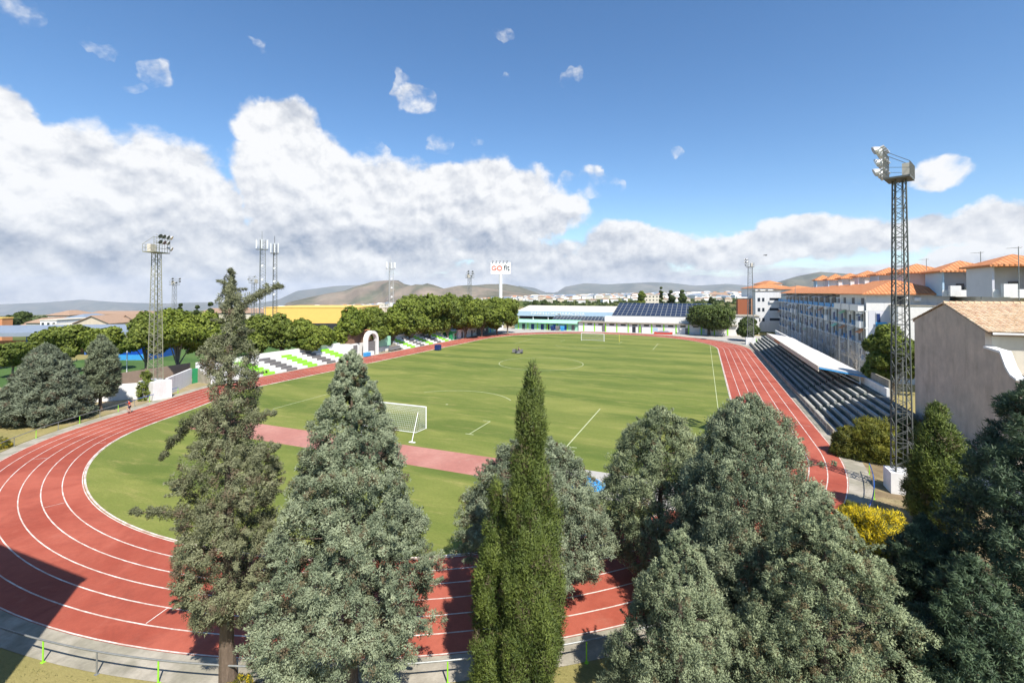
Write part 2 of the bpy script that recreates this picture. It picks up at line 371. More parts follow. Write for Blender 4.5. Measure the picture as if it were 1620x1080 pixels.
def copy_tree(o, parent=None):
    c = o.copy(); COL.objects.link(c); c.parent = parent
    for ch in [k for k in bpy.data.objects if k.parent == o]: copy_tree(ch, c)
    return c
def struct(name, mb, m): return tag(obj(name, mb, m), kind='structure')
ORD = ['first', 'second', 'third', 'fourth', 'fifth', 'sixth', 'seventh', 'eighth', 'ninth', 'tenth', 'eleventh', 'twelfth', 'thirteenth', 'fourteenth', 'fifteenth', 'sixteenth', 'seventeenth', 'eighteenth', 'nineteenth', 'twentieth']

def G(px, d):        # ground spot seen in column px at forward distance d
    u = (px-810)/F
    return CX-d*sin(YAW)+u*d*cos(YAW), CY+d*cos(YAW)+u*d*sin(YAW)
def ZR(row, d):      # height that shows on image row at forward distance d
    wv = -(row-H0)/F; c, s = cos(PIT), sin(PIT)
    return CZ+d*(wv*c-s)/(c+wv*s)
def fwd(x, y): return -sin(YAW)*(x-CX)+cos(YAW)*(y-CY), cos(YAW)*(x-CX)+sin(YAW)*(y-CY)
def onx(px, x):      # distance and y where column px meets the plane x
    u = (px-810)/F; dx = -sin(YAW)+u*cos(YAW); t = (x-CX)/dx
    return t, CY+t*(cos(YAW)+u*sin(YAW))

#@@SETTING
# ------------------------------------------------------------------ ground and terrain
OX, OY, RI, RO = .8, 42.5, 35.8, 43.1
def oval(R, n=64):
    p = []
    ex = .95*max(0, min(1.2, (R-RI)/(RO-RI)))
    for i in range(n+1): a = pi*i/n; k = R+ex*max(0, cos(a))**2; p.append((OX+k*cos(a), OY+k*sin(a)))
    for i in range(n+1): a = pi+pi*i/n; k = R-squash(a)+ex*max(0, cos(a))**2; p.append((OX+k*cos(a), -OY+k*sin(a)))
    return p
def squash(a):       # the bend is a little tighter where it leaves the left straight
    dg = math.degrees(a) % 360; s = max(0, min(1, (dg-180)/10)) if dg < 270 else 0
    return 2.3*exp_(-((dg-203)/17)**2)*s*s*(3-2*s)
def sheet(name, poly, z, m):
    b = MB(); b.add([(x, y, z) for x, y in poly], [tuple(range(len(poly)))]); return struct(name, b, m)
def band(mb, R0, R1, z, n=96):
    a, b = oval(R0, n), oval(R1, n); k = len(a)
    mb.add([(x, y, z) for x, y in a]+[(x, y, z) for x, y in b], [(i, k+i, k+(i+1) % k, (i+1) % k) for i in range(k)])
    return mb

def slope(u):
    pts = [(-1.3, .034), (-.6, .031), (-.3, .023), (-.1, .012), (.05, .005), (.25, -.001), (.4, -.005), (.6, -.006), (1.3, -.004)]
    return float(np.interp(u, [a for a, b in pts], [b for a, b in pts]))
def tz(x, y):
    f, r = fwd(x, y); d = math.hypot(f, r); u = max(-1.3, min(1.3, r/max(f, 1e-3))) if f > 0 else 0.
    d0 = 270. if u < 0 else 600.
    if d < d0 or f < 0: return -.02
    z = -slope(u)*(d-d0)
    if d > 7000: z = -slope(u)*(7000-d0)-max(slope(u), .0)*(d-7000)
    return z+1.5*sin(x*.011)*cos(y*.009)*min(1, (d-d0)/300)-.02
b = MB(); rings = [0, 60, 120, 180, 230, 270, 320, 400, 500, 650, 800, 1000, 1300, 1700, 2200, 3000, 4000, 5500, 7500, 10000, 14000, 20000, 24500]; NA = 160
vs = [(CX, CY, -.02)]
for r in rings[1:]:
    for i in range(NA):
        a = 2*pi*i/NA-YAW; x, y = CX+r*sin(a), CY+r*cos(a); vs.append((x, y, tz(x, y)))
fs = [(0, 1+(i+1) % NA, 1+i) for i in range(NA)]
for k in range(len(rings)-2):
    for i in range(NA):
        p = 1+k*NA; fs.append((p+i, p+(i+1) % NA, p+NA+(i+1) % NA, p+NA+i))
b.add(vs, fs); struct('plain', b, 'plain')
sheet('ground', [(-130, -130), (110, -130), (110, 104), (-130, 104)], 0, 'drygrass')
sheet('dirt_ground', [(-52, -62), (-36, -66), (-42.5, -40), (-44, 110), (-80, 110), (-80, -62)], .004, 'dirt')
M['earth'] = mat('brown earth', (.20, .145, .08), .95, .3, 1.2, .6, 8, col2=(.29, .23, .12), mscale=.5)
sheet('bank_earth', [(43, -47), (53.3, -40), (53.3, -80), (30, -90), (22, -86), (40, -70)], .004, 'earth')
sheet('paving', [(-60, 80), (-43.5, 66), (-43, 44), (0, 45), (46, 44), (60, 66), (60, 92), (-60, 92)], .008, 'paving')
kb = MB(); band(kb, RO, RO+1.4, .012); struct('kerb_strip', kb, 'conc')
sheet('grass_field', oval(RI+.02), .014, 'pitch')
tb = MB(); band(tb, RI, RO, .018); struct('running_track', tb, 'track')
sheet('runway', [(-22, -61.8), (21.5, -61.8), (21.5, -57.3), (-22, -57.3)], .018, 'runway')
sheet('sand_pit_path', [(21.5, -62.2), (33, -62.2), (33, -57.0), (21.5, -57.0)], .020, 'paving')
lb = MB()
for i in range(7):
    R = RI+.06+i*(RO-RI-.12)/6; band(lb, R-.035, R+.035, .022)
band(lb, RI-.16, RI-.06, .022)
struct('lane_lines', lb, 'line')
kr = MB(); A, B = oval(RI-.02), oval(RI-.10); k = len(A)
kr.add([(x, y, .014) for x, y in A]+[(x, y, .07) for x, y in A]+[(x, y, .07) for x, y in B]+[(x, y, .014) for x, y in B],
       [(q*k+i, q*k+(i+1) % k, (q+1)*k+(i+1) % k, (q+1)*k+i) for q in range(3) for i in range(k)]); struct('inner_kerb', kr, 'line')
# start and relay marks across the lanes
tk = MB()
def tick(x0, x1, y, w_=.05): tk.add([(x0, y, .026), (x1, y, .026), (x1, y+w_, .026), (x0, y+w_, .026)], [(0, 1, 2, 3)])
for (xa, xb, y) in ((36.8, 44.4, -22), (36.8, 38, 3), (38.1, 39.2, 8), (36.8, 44.4, 38), (-42.2, -35.1, -30), (-42.2, -35.1, 12), (39.3, 44.4, -34)): tick(xa, xb, y)
def rtick(deg, r0, r1, w_=.05):
    a = radians(deg); c, s = cos(a), sin(a); tk.add([(OX+r*c-k*s, -OY+r*s+k*c, .026) for r, k in ((r0, -w_/2), (r1, -w_/2), (r1, w_/2), (r0, w_/2))], [(0, 1, 2, 3)])
for dg, q in ((193, 3.4), (197, 2.3), (201, .9), (226, .15), (231, 3.6), (343, .1), (338, 2.4), (252, 1.35), (281, 4.9)): rtick(dg, RI-(2.2 if 190 < dg < 215 else 0)+q, RI-(2.2 if 190 < dg < 215 else 0)+q+1.1)
struct('start_marks', tk, 'line')
# pitch markings
pm = MB(); ZL = .018
def seg(x0, y0, x1, y1, wd=.10):
    d = Vector((x1-x0, y1-y0)); n = Vector((-d.y, d.x)).normalized()*wd/2
    pm.add([(x0-n.x, y0-n.y, ZL), (x0+n.x, y0+n.y, ZL), (x1+n.x, y1+n.y, ZL), (x1-n.x, y1-n.y, ZL)], [(0, 3, 2, 1)])
def arc(cx, cy, r, a0, a1, wd=.10, n=48):
    for i in range(n):
        a = a0+(a1-a0)*i/n; c = a0+(a1-a0)*(i+1)/n; seg(cx+r*cos(a), cy+r*sin(a), cx+r*cos(c), cy+r*sin(c), wd)
arc(0, 0, 9.15, 0, 2*pi, .12)
YL, XW = 51.6, 34.7
seg(XW, -36, XW, YL, .08)
for s in (-1, 1):
    g = s*YL
    seg(20.16, g, 20.16, g-s*16.5, .12); seg(9.16, g, 9.16, g-s*5.5); seg(-20.16, g, -20.16, g-s*16.5); seg(-9.16, g, -9.16, g-s*5.5)
    seg(8.2, g-s*5.5, 9.16, g-s*5.5); seg(19.2, g, 21.2, g, .14); seg(8.7, g, 9.7, g, .14)
    arc(0, g-s*11, 9.15, (pi/2-.92) if s < 0 else (-pi/2-.92), (pi/2+.92) if s < 0 else (-pi/2+.92), .12, 24)
    seg(-.15, g-s*11, .15, g-s*11, .3)
seg(-2, 34.9, 19, 35.1, .07)
struct('pitch_lines', pm, 'chalk')

# mountains: ridges with real depth, crest outlines by bearing
def ridge(name, prof, d, depth, m, seed, foot=0., rug=.12):
    rs = np.random.RandomState(seed); x0, x1 = prof[0][0], prof[-1][0]; nx = 220; ny = 24
    ph = rs.rand(10, 3)*6.28
    b = MB(); vs = []
    for i in range(nx+1):
        px = x0+(x1-x0)*i/nx; row = np.interp(px, [p[0] for p in prof], [p[1] for p in prof]); u = (px-810)/F
        zc = ZR(row, d)
        for j in range(ny+1):
            t = j/ny; dd = d-depth+2*depth*t; x, y = G(px, dd); zf = tz(x, y)-5
            s = 1-abs(2*t-1); s = s**(.85+.35*sin(px*.045+seed)+.2*sin(px*.13))
            h = max(zc-zf, 0)
            nz = sum(sin(ph[q, 0]+(px*.021*1.7**q)*(1+.1*q)+t*(3+q*2)+ph[q, 1]*t)*.6**q for q in range(7))
            edge = min(1, i/10, (nx-i)/10)
            vs.append((x, y, zf+h*edge*(s+rug*nz*s*(1-s)*1.8+(.010*nz if j == ny//2 else 0))))
    k = ny+1
    b.add(vs, [(i*k+j, (i+1)*k+j, (i+1)*k+j+1, i*k+j+1) for i in range(nx) for j in range(ny)])
    o = struct(name, b, m); o.data.polygons.foreach_set('use_smooth', [True]*len(o.data.polygons)); return o
ridge('mountains', [(-60, 484), (60, 479), (130, 474), (190, 478), (260, 480), (330, 478), (400, 481), (440, 474), (470, 460), (500, 456), (530, 452), (560, 451), (600, 452), (640, 453), (700, 456), (760, 462), (800, 456), (822, 452), (845, 455), (862, 462), (880, 463), (893, 454), (925, 448), (960, 450), (995, 448), (1030, 446), (1060, 447), (1100, 452), (1150, 449), (1200, 453), (1260, 456)], 20500, 2500, 'mountB', 3)
ridge('mountains', [(1190, 456), (1231, 446), (1262, 437), (1298, 430), (1338, 433), (1400, 436), (1460, 446), (1530, 452), (1640, 456)], 8500, 1800, 'mountB', 5)
ridge('hills', [(440, 482), (490, 470), (520, 464), (545, 460), (565, 452), (590, 445), (612, 443), (630, 443), (640, 449), (658, 453), (676, 448), (690, 452), (706, 458), (760, 468)], 6500, 1300, 'mountC', 8, rug=.3)
ridge('hills', [(600, 478), (625, 458), (645, 452), (660, 450), (680, 452), (700, 457), (725, 452), (745, 451), (765, 455), (800, 460), (850, 468)], 5300, 900, 'mountA', 12, rug=.4)
ridge('hills', [(670, 466), (705, 460), (740, 452), (770, 449), (800, 449), (820, 453), (838, 459), (860, 467)], 5900, 700, 'mountB', 15, rug=.3)

#@@STADIUM
# ------------------------------------------------------------------ railing round the bend
rl = thing('railing', 'low blue and grey rail on green and grey posts outside the near bend', 'railing', (OX, -OY, 0))
Rr = 44.55; a0, a1 = radians(190), radians(352); n = 150
rb = MB(); rr_f = lambda a: Rr-squash(a)+1.1*max(0, cos(a))**2
pts = [(rr_f(a0+(a1-a0)*i/n)*cos(a0+(a1-a0)*i/n), rr_f(a0+(a1-a0)*i/n)*sin(a0+(a1-a0)*i/n), .92) for i in range(n+1)]
for i in range(n): rb.cur = 1 if i > 126 or 58 < i < 66 or i < 12 else 0; rb.tube(pts[i], pts[i+1], .035, 6)
obj('rail', rb, ['steel', 'blue'], rl)
np_ = 44
for i in range(np_+1):
    a = a0+(a1-a0)*i/np_; pb = MB(); qq = Rr-squash(a)+1.1*max(0, cos(a))**2; x, y = qq*cos(a), qq*sin(a); pb.tube((x, y, -.05), (x, y, .90), .032, 6); pb.box(x-.07, x+.07, y-.07, y+.07, 0, .02)
    o = obj('post', pb, 'steel' if i % 2 else 'green', rl); o['label'] = 'grey post' if i % 2 else 'lime green post'
rl2 = thing('railing', 'grey rail with thin posts along the front of the right hand terrace', 'railing', (45.55, -36, 0))
rb = MB(); rb.tube((0, 0, .95), (0, 98, .95), .03, 5); rb.tube((0, 0, .5), (0, 98, .5), .02, 5); obj('rail', rb, 'steel', rl2)
for i in range(34): pb = MB(); pb.tube((0, i*2.97, 0), (0, i*2.97, .95), .028, 5); obj('post', pb, 'steel', rl2)

# ------------------------------------------------------------------ goals
def goal(label, y, s, stan):
    t = thing('football_goal', label, 'goal', (0, y, .018))
    f = MB(); w_, h_, d_ = 3.66, 2.44, 1.9
    for sx in (-1, 1): f.tube((sx*w_, 0, 0), (sx*w_, 0, h_), .07, 8)
    f.tube((-w_, 0, h_), (w_, 0, h_), .07, 8); obj('goal_frame', f, 'plainwhite', t)
    g = MB()
    for sx in (-1, 1): g.tube((sx*w_, 0, .04), (sx*w_*.97, s*d_, .05), .035, 5)
    g.tube((-w_*.97, s*d_, .05), (w_*.97, s*d_, .05), .04, 5); obj('base_bar', g, 'plainwhite', t)
    nt = MB(); r = .011
    for i in range(31):
        x = -w_+2*w_*i/30; nt.tube((x, 0, h_), (x*.985, s*d_*.62, h_*.86), r, 3); nt.tube((x*.985, s*d_*.62, h_*.86), (x*.97, s*d_, .05), r, 3)
    for j in range(1, 11):
        q = j/10; nt.tube((-w_*.985, s*d_*(.62+.38*q), h_*.86*(1-q)+.05), (w_*.985, s*d_*(.62+.38*q), h_*.86*(1-q)+.05), r, 3)
    for j in range(5): q = j/4; nt.tube((-w_, s*d_*.62*q, h_-.14*h_*q), (w_, s*d_*.62*q, h_-.14*h_*q), r, 3)
    for sx in (-1, 1):
        for j in range(1, 9):
            q = j/9; nt.tube((sx*w_, 0, h_*q), (sx*w_*.98, s*d_*(1-.38*q), h_*q*.86), r, 3)
        for j in range(1, 6): q = j/6; nt.tube((sx*w_, s*d_*q*.95, .04), (sx*w_, s*d_*q*.62, h_-.14*h_*q), r, 3)
    obj('net', nt, 'net', t)
    if stan:
        for sx in (-3.3, 3.3):
            k = MB(); k.tube((sx+1.7, s*(d_+2.9), 0), (sx+1.2, s*(d_+1.0), 2.6), .04, 6); k.box(sx+1.4, sx+2.1, s*(d_+2.9)-.12, s*(d_+2.9)+.12, 0, .06)
            k.tube((sx+1.2, s*(d_+1.0), 2.6), (sx+.4, s*d_*.62, h_*.86), .012, 3); obj('stanchion', k, 'plainwhite', t)
    return t
goal('nearer white football goal seen from behind with net and leaning stanchion', -YL, -1, True)
goal('far white football goal in front of the white changing room building', YL, 1, False)

# ------------------------------------------------------------------ lattice masts
def lattice(mb, w0, w1, z0, z1, n, r=.045, rb=.02, sides=4):
    def c(z):
        k = (z-z0)/(z1-z0); h = (w0+(w1-w0)*k)/2
        return [(h*cos(2*pi*i/sides+pi/4)*1.414, h*sin(2*pi*i/sides+pi/4)*1.414) for i in range(sides)]
    for i in range(sides):
        a, b_ = c(z0)[i], c(z1)[i]; mb.tube((*a, z0), (*b_, z1), r, 5)
    for k in range(n):
        za, zb = z0+(z1-z0)*k/n, z0+(z1-z0)*(k+1)/n; A, B = c(za), c(zb)
        for i in range(sides):
            j = (i+1) % sides
            if k % 2: mb.tube((*A[i], za), (*B[j], zb), rb, 4)
            else: mb.tube((*A[j], za), (*B[i], zb), rb, 4)
            if k % 4 == 0: mb.tube((*A[i], za), (*A[j], za), rb, 4)
    return mb
def floodlamp(parent, x, y, z, rz, tilt, r=.34):
    b = MB(); d = Vector((cos(rz)*cos(tilt), sin(rz)*cos(tilt), sin(tilt))); p = Vector((x, y, z))
    b.tube(p-d*.42, p-d*.12, r*.35, 10, r*.9); b.tube(p-d*.12, p+d*.02, r*.9, 10, r)
    b.tube(p-d*.7, p-d*.42, .11, 8)
    o = obj('floodlight', b, 'lamp', parent)
    g = MB(); g.tube(p+d*.021, p+d*.035, r*.93, 10); obj('lamp_glass', g, 'lampface', o)
    return o
def mast(label, x, y, z0, H, w0, w1, n, m, face, lamps, plat=1.6, ped=None, group=None):
    t = thing('floodlight_mast', label, 'floodlight mast', (x, y, 0), 0, group)
    if ped:
        p = MB(); p.box(-ped[0], ped[0], -ped[1], ped[1], -.2, z0); obj('pedestal', p, 'white', t)
    l = MB(); lattice(l, w0, w1, z0, H-2.2, n, .06, .028); obj('lattice', l, m, t)
    if n > 20:
        q = MB(); a = w0/2*.8
        for sx in (-.22, .22): q.tube((sx, a, z0), (sx, w1/2*.8, H-2), .02, 4)
        for k in range(int((H-z0-2)/.5)): zz = z0+.3+k*.5; yy = a+(w1/2*.8-a)*(zz-z0)/(H-2-z0); q.tube((-.22, yy, zz), (.22, yy, zz), .014, 4)
        obj('ladder', q, m, t)
    ca, sa = cos(face), sin(face)
    def R(px, py): return (px*ca-py*sa, px*sa+py*ca)
    pl = MB(); a = plat
    dk = [R(-.8, -a), R(.8, -a), R(.8, a), R(-.8, a)]; pl.prism(dk, H-2.25, H-2.12)
    for k in range(7):
        yy = -a+2*a*k/6; e, g = R(-.8, yy), R(.8, yy)
        pl.tube((*e, H-2.12), (*e, H-1.1), .025, 4); pl.tube((*g, H-2.12), (*g, H), .03, 4)
    for zz in (H-1.1, H-1.6): pl.tube((*R(-.8, -a), zz), (*R(-.8, a), zz), .025, 4)
    for yy in (-a, a): pl.tube((*R(-.8, yy), H-1.1), (*R(.8, yy), H), .025, 4); pl.tube((*R(-.8, yy), H-1.6), (*R(.8, yy), H-1.3), .02, 4)
    for zz in (H-1.6, H-.85, H-.05): pl.tube((*R(.8, -a), zz), (*R(.8, a), zz), .035, 4)
    obj('platform', pl, m, t)
    bx = MB(); bx.prism([R(-.7, -a*.55), R(-.2, -a*.55), R(-.2, a*.1), R(-.7, a*.1)], H-2.1, H-1.0); obj('control_box', bx, 'cream', t)
    for (ly, lz, off) in lamps:
        p = R(1.35, ly); floodlamp(t, p[0], p[1], H+lz, face+off, -.42)
    return t
L9 = [(-1.2, .1, -.3), (-.4, .1, -.1), (.5, .1, .1), (1.3, .1, .35), (-1.2, -.75, -.2), (-.3, -.75, 0), (.6, -.75, .2), (-1.1, -1.6, -.1), (.1, -1.6, .1), (1.1, -1.6, .3)]
mx_, my_ = G(1424, 36.8)
mast('tall weathered floodlight mast on a white plinth beside the right hand terrace', mx_, my_, 1.6, ZR(240, 36.8), 1.08, .66, 40, 'msteel', pi*.86, L9, 1.15, (.95, .85))
mx_, my_ = G(247, 69.2)
mast('tall olive floodlight mast on a white plinth in the left boundary wall', mx_, my_, 2.6, ZR(376, 69.2), 1.35, .8, 34, 'lsteel', radians(25), L9[:7]+[(1.3, -1.6, .3)], 1.7, (1.7, 1.3))
mx_, my_ = G(1187, 141)
mast('far floodlight mast beyond the end of the right hand terrace', mx_, my_, 2.0, ZR(411, 141), 1.7, 1.1, 26, 'steel', radians(190), L9[::2], 1.4, (1.3, 1.1))
mx_, my_ = G(743, 172)
mast('far floodlight mast rising through the plane trees left of the round sign', mx_, my_, 0, ZR(430, 172), 1.5, 1.0, 24, 'steel', radians(-35), L9[::2], 1.4)
mx_, my_ = G(276, 165)
mast('small distant floodlight mast against the clouds right of the olive mast', mx_, my_, 0, ZR(441, 165), 1.2, .9, 20, 'steel', radians(-10), [(-1.1, .0, 0), (1.1, .0, 0), (-1.1, -.9, 0), (1.1, -.9, 0), (0, -1.4, 0)], 1.3)
mx_, my_ = G(402, 150)
mast('low floodlight mast tucked behind the tip of the shaggy conifer', mx_, my_, 0, ZR(437, 150), 1.2, .9, 20, 'steel', radians(180), [(-1.1, .0, 0), (1.1, -.9, 0), (0, -1.4, 0)], 1.3)

def telecom(label, px, d, top, w_, m, seed):
    x, y = G(px, d); H = ZR(top, d); t = thing('telecom_mast', label, 'telecom mast', (x, y, 0))
    l = MB(); lattice(l, w_, w_*.8, 0, H-1.5, int(H*1.1), .09, .04, 3); obj('lattice', l, m, t)
    p = MB(); p.tube((0, 0, H-5.2), (0, 0, H+1.2), .07, 6)
    for k in range(12): a = 2*pi*k/12; c = 2*pi*(k+1)/12; r = w_*1.05; p.tube((r*cos(a), r*sin(a), H-4.6), (r*cos(c), r*sin(c), H-4.6), .07, 4); p.tube((0, 0, H-4.7), (r*cos(a), r*sin(a), H-4.6), .04, 4)
    obj('head_ring', p, m, t)
    rs = random.Random(seed)
    for k in range(6):
        a = 2*pi*k/6+.3; r = w_*1.05; q = MB(); x_, y_ = r*cos(a), r*sin(a); q.box(x_-.16, x_+.16, y_-.12, y_+.12, H-4.4, H-1.8+rs.random()*.6); obj('antenna', q, 'plainwhite', t)
    for k in range(3): q = MB(); z = H*(.45+.13*k); q.tube((w_*.5, -.4, z), (w_*.5+.1, -.75, z), .35, 10); obj('dish', q, 'plainwhite', t)
    return t
telecom('left and taller of the two telecom masts behind the shaggy conifer', 414, 150, 372, 1.7, 'steel', 1)
telecom('right of the two telecom masts behind the shaggy conifer, darker with side arms', 434, 156, 379, 1.2, 'msteel', 2)
telecom('pale telecom mast standing before the mountains behind the plane trees', 618, 205, 409, 1.9, 'lamp', 3)

# ------------------------------------------------------------------ text
def text(name, s, size, m, parent, loc, rot, ext=.03, sx=1.):
    cu = bpy.data.curves.new(name, 'FONT'); cu.body = s; cu.size = size; cu.extrude = ext; cu.align_x = 'CENTER'; cu.align_y = 'CENTER'; cu.offset = .012*size
    tmp = bpy.data.objects.new('tmp', cu); COL.objects.link(tmp); dg = bpy.context.evaluated_depsgraph_get()
    me = bpy.data.meshes.new_from_object(tmp.evaluated_get(dg)); bpy.data.objects.remove(tmp); me.name = name
    me.materials.clear(); me.materials.append(M[m] if isinstance(m, str) else m)
    o = link(name, me, parent); o.location = loc; o.rotation_euler = rot; o.scale = (sx, 1, 1); return o
# ------------------------------------------------------------------ pole sign
d = 250; x, y = G(792, d); sg = thing('pole_sign', 'white rectangular sign reading GO fit on a tall white pole', 'sign', (x, y, 0), YAW)
k = d/F; zt, zb_ = ZR(415, d), ZR(433.5, d)
p = MB(); p.tube((0, 0, -9), (0, 0, zb_), .95, 16, .85); obj('pole', p, 'plainwhite', sg)
p = MB(); p.box(-15.6*k, 15.8*k, -.8, .8, zb_, zt); obj('sign_panel', p, 'plainwhite', sg)
M['ring'] = mat('sign ring coral', (.75, .20, .13), .5, .05)
M['ink'] = mat('sign ink', (.04, .045, .05), .5, .05)
def ringmb(cx, cz, r0, r1, a0=0, a1=2*pi, n=28):
    b = MB(); vs = []
    for i in range(n+1):
        a = a0+(a1-a0)*i/n
        for r in (r0, r1):
            for yy in (-.9, -.8): vs.append((cx+r*cos(a), yy, cz+r*sin(a)))
    b.add(vs, [f for i in range(n) for f in ((4*i, 4*i+4, 4*i+6, 4*i+2), (4*i+1, 4*i+3, 4*i+7, 4*i+5), (4*i+2, 4*i+6, 4*i+7, 4*i+3), (4*i, 4*i+1, 4*i+5, 4*i+4))]); return b
zc = (zt+zb_)/2
g_ = ringmb(-10.2*k, zc, 2.3*k, 4.0*k, radians(35), radians(345)); g_.box(-10.0*k, -6.3*k, -.9, -.8, zc-1.2*k, zc+.1*k); obj('letter', g_, 'ring', sg)
obj('letter', ringmb(-1.6*k, zc, 2.3*k, 4.3*k), 'ring', sg)
text('lettering', 'fit', 11.5*k, 'ink', sg, (9.6*k, -.86, zc+.6*k), (pi/2, 0, 0), .05)
text('lettering', 'GO', 2*k, 'ink', sg, (12.6*k, -.86, zc-3.8*k), (pi/2, 0, 0), .03)
for i in range(5): q = MB(); xx = (-12+5.6*i)*k; q.tube((xx, 0, zt), (xx, -1.2, zt+.5), .06, 4); q.box(xx-.35, xx+.35, -1.5, -1.1, zt+.3, zt+.7); obj('spotlight', q, 'grey', sg)

# ------------------------------------------------------------------ left stands
def stand(label, x0, y0, y1, rows, cols, step=.42, dep=.85, graf=None, ftop=0.9):
    t = thing('terrace_stand', label, 'stand', (x0, y0, 0)); L = y1-y0
    c = MB()
    for r in range(rows): c.box(-dep*(r+1), -dep*r, 0, L, 0, step*(r+1)-.12)
    obj('steps', c, 'conc', t)
    n = len(cols); sk = .55
    for i, cc in enumerate(cols):
        q = MB()
        for r in range(rows):
            a = max(0, i*L/n-r*sk+rows*sk*.3); b_ = min(L, (i+1)*L/n-r*sk+rows*sk*.3)
            if i == 0: a = 0
            if i == n-1: b_ = L
            q.box(-dep*(r)-.50, -dep*r+.004, a+.012, b_-.012, -.0+step*r+.02, step*(r+1)); q.box(-dep*(r+1)+.02, -dep*r-.51, a+.015, b_-.015, step*(r+1)-.118, step*(r+1)-.10)
        o = obj('bench_block', q, {'w': 'white', 'g': 'green', 'k': 'grey'}[cc], t)
        o['label'] = {'w': 'white painted bench block', 'g': 'lime green bench block', 'k': 'dark grey bench block'}[cc]
    q = MB(); q.box(-dep*rows-.3, -dep*rows-.003, 0, L, 0, step*rows+ftop); obj('back_wall', q, 'white', t)
    return t
stand('long left stand with white, lime and grey bench blocks nearer than the arch', -42.9, -43, -8.5, 6, 'wwwgwkwgwkwgw')
stand('farther left stand with short white, lime and grey bench blocks beyond the arch', -42.9, 10, 36, 6, 'wgwkwgwkwgw', graf=None)
# arch gate
ar = thing('arch_gateway', 'white round arch with grey gate in front of a brown wall between the left stands', 'gateway', (-43.6, -2.6, 0))
q = MB()
for sy in (-1, 1): q.box(-.5, .5, sy*2.0-.35, sy*2.0+.35, 0, 3.7)
n = 16
for i in range(n):
    a, c = pi*i/n, pi*(i+1)/n; vs = []
    for (an, r) in ((a, 1.65), (c, 1.65), (c, 2.35), (a, 2.35)):
        for xx in (-.5, .5): vs.append((xx, r*cos(an), 3.7+r*sin(an)))
    q.add(vs, [(0, 2, 4, 6), (7, 5, 3, 1), (0, 1, 3, 2), (4, 5, 7, 6), (0, 6, 7, 1), (2, 3, 5, 4)])
obj('arch', q, 'white', ar)
q = MB(); q.box(-.15, .0, -1.64, 1.64, 0, 3.4); obj('gate', q, 'grey', ar)
for i in range(9): q = MB(); q.box(.003, .03, -1.6, 1.6, .3+i*.36, .36+i*.36); obj('gate_rail', q, 'steel', ar)
bw = thing('changing_block', 'low white block with brown upper wall behind the arch', 'building', (-45.3, -2, 0))
q = MB(); q.box(-3, -.1, -6.4, 3.6, 0, 3.1); obj('wall', q, 'white', bw)
q = MB(); q.box(-2.6, -.3, -5.6, 6.2, 3.1, 6.0); obj('upper_wall', q, 'brown', bw); q = MB(); q.box(-.095, .04, -4.9, -3.6, 1.2, 2.7); obj('window', q, 'grey', bw)
q = MB(); q.box(-2.8, -.1, -5.8, 6.4, 6.0, 6.15); obj('roof', q, 'orangewall', bw)
sh = thing('awning_shelter', 'mint green canvas shelter just right of the white arch', 'shelter', (-44.6, 3.4, 0))
q = MB(); q.box(-.05, .05, -2.4, 3.2, 1.5, 3.9); obj('canvas', q, 'mint', sh)
q = MB(); q.box(-2.6, -.06, -2.4, 3.2, 3.75, 3.9); obj('top', q, 'mint', sh)
for yy in (-2.3, 3.1): q = MB(); q.tube((0, yy, 0), (0, yy, 1.5), .05, 5); obj('post', q, 'steel', sh)
q = MB(); q.box(-2.4, -.4, -2.4, 3.2, 0, 1.3); obj('wall', q, 'white', sh)
sb = thing('dugout_bench', 'low grey substitutes bench at the track edge beyond the arch', 'bench', (-43.0, 7.2, 0))
q = MB(); q.box(-.8, -.75, -2.6, 2.4, .2, 1.2); obj('backrest', q, 'steel', sb); q = MB(); q.box(-.75, 0, -2.6, 2.4, .42, .5); obj('seat', q, 'grey', sb)
for yy in (-2.4, 0, 2.2): q = MB(); q.box(-.7, -.1, yy, yy+.08, 0, .42); obj('leg', q, 'steel', sb)
cr = thing('equipment_crate', 'white and blue equipment crate on the track edge before the arch', 'crate', (-42.6, -4.6, 0))
q = MB(); q.box(-.4, .4, -1.6, .2, .12, 1.0); obj('blue_box', q, 'bright', cr); q = MB(); q.box(-.4, .4, .25, 1.5, .12, 1.1); obj('white_box', q, 'plainwhite', cr)
q = MB()
for yy in (-1.3, 1.2): q.tube((-.35, yy, .12), (.35, yy, .12), .12, 8)
obj('wheel', q, 'ink', cr)
bb = thing('speaker_box', 'dark boxy trolley standing on the far left straight of the track', 'trolley', (*G(693, 126), .02))
q = MB(); q.box(-.7, .7, -.6, .6, .15, 1.5); obj('body', q, 'navy', bb); q = MB(); q.tube((-.6, -.61, .15), (-.6, .61, .15), .14, 8); q.tube((.6, -.61, .15), (.6, .61, .15), .14, 8); obj('wheel', q, 'ink', bb)

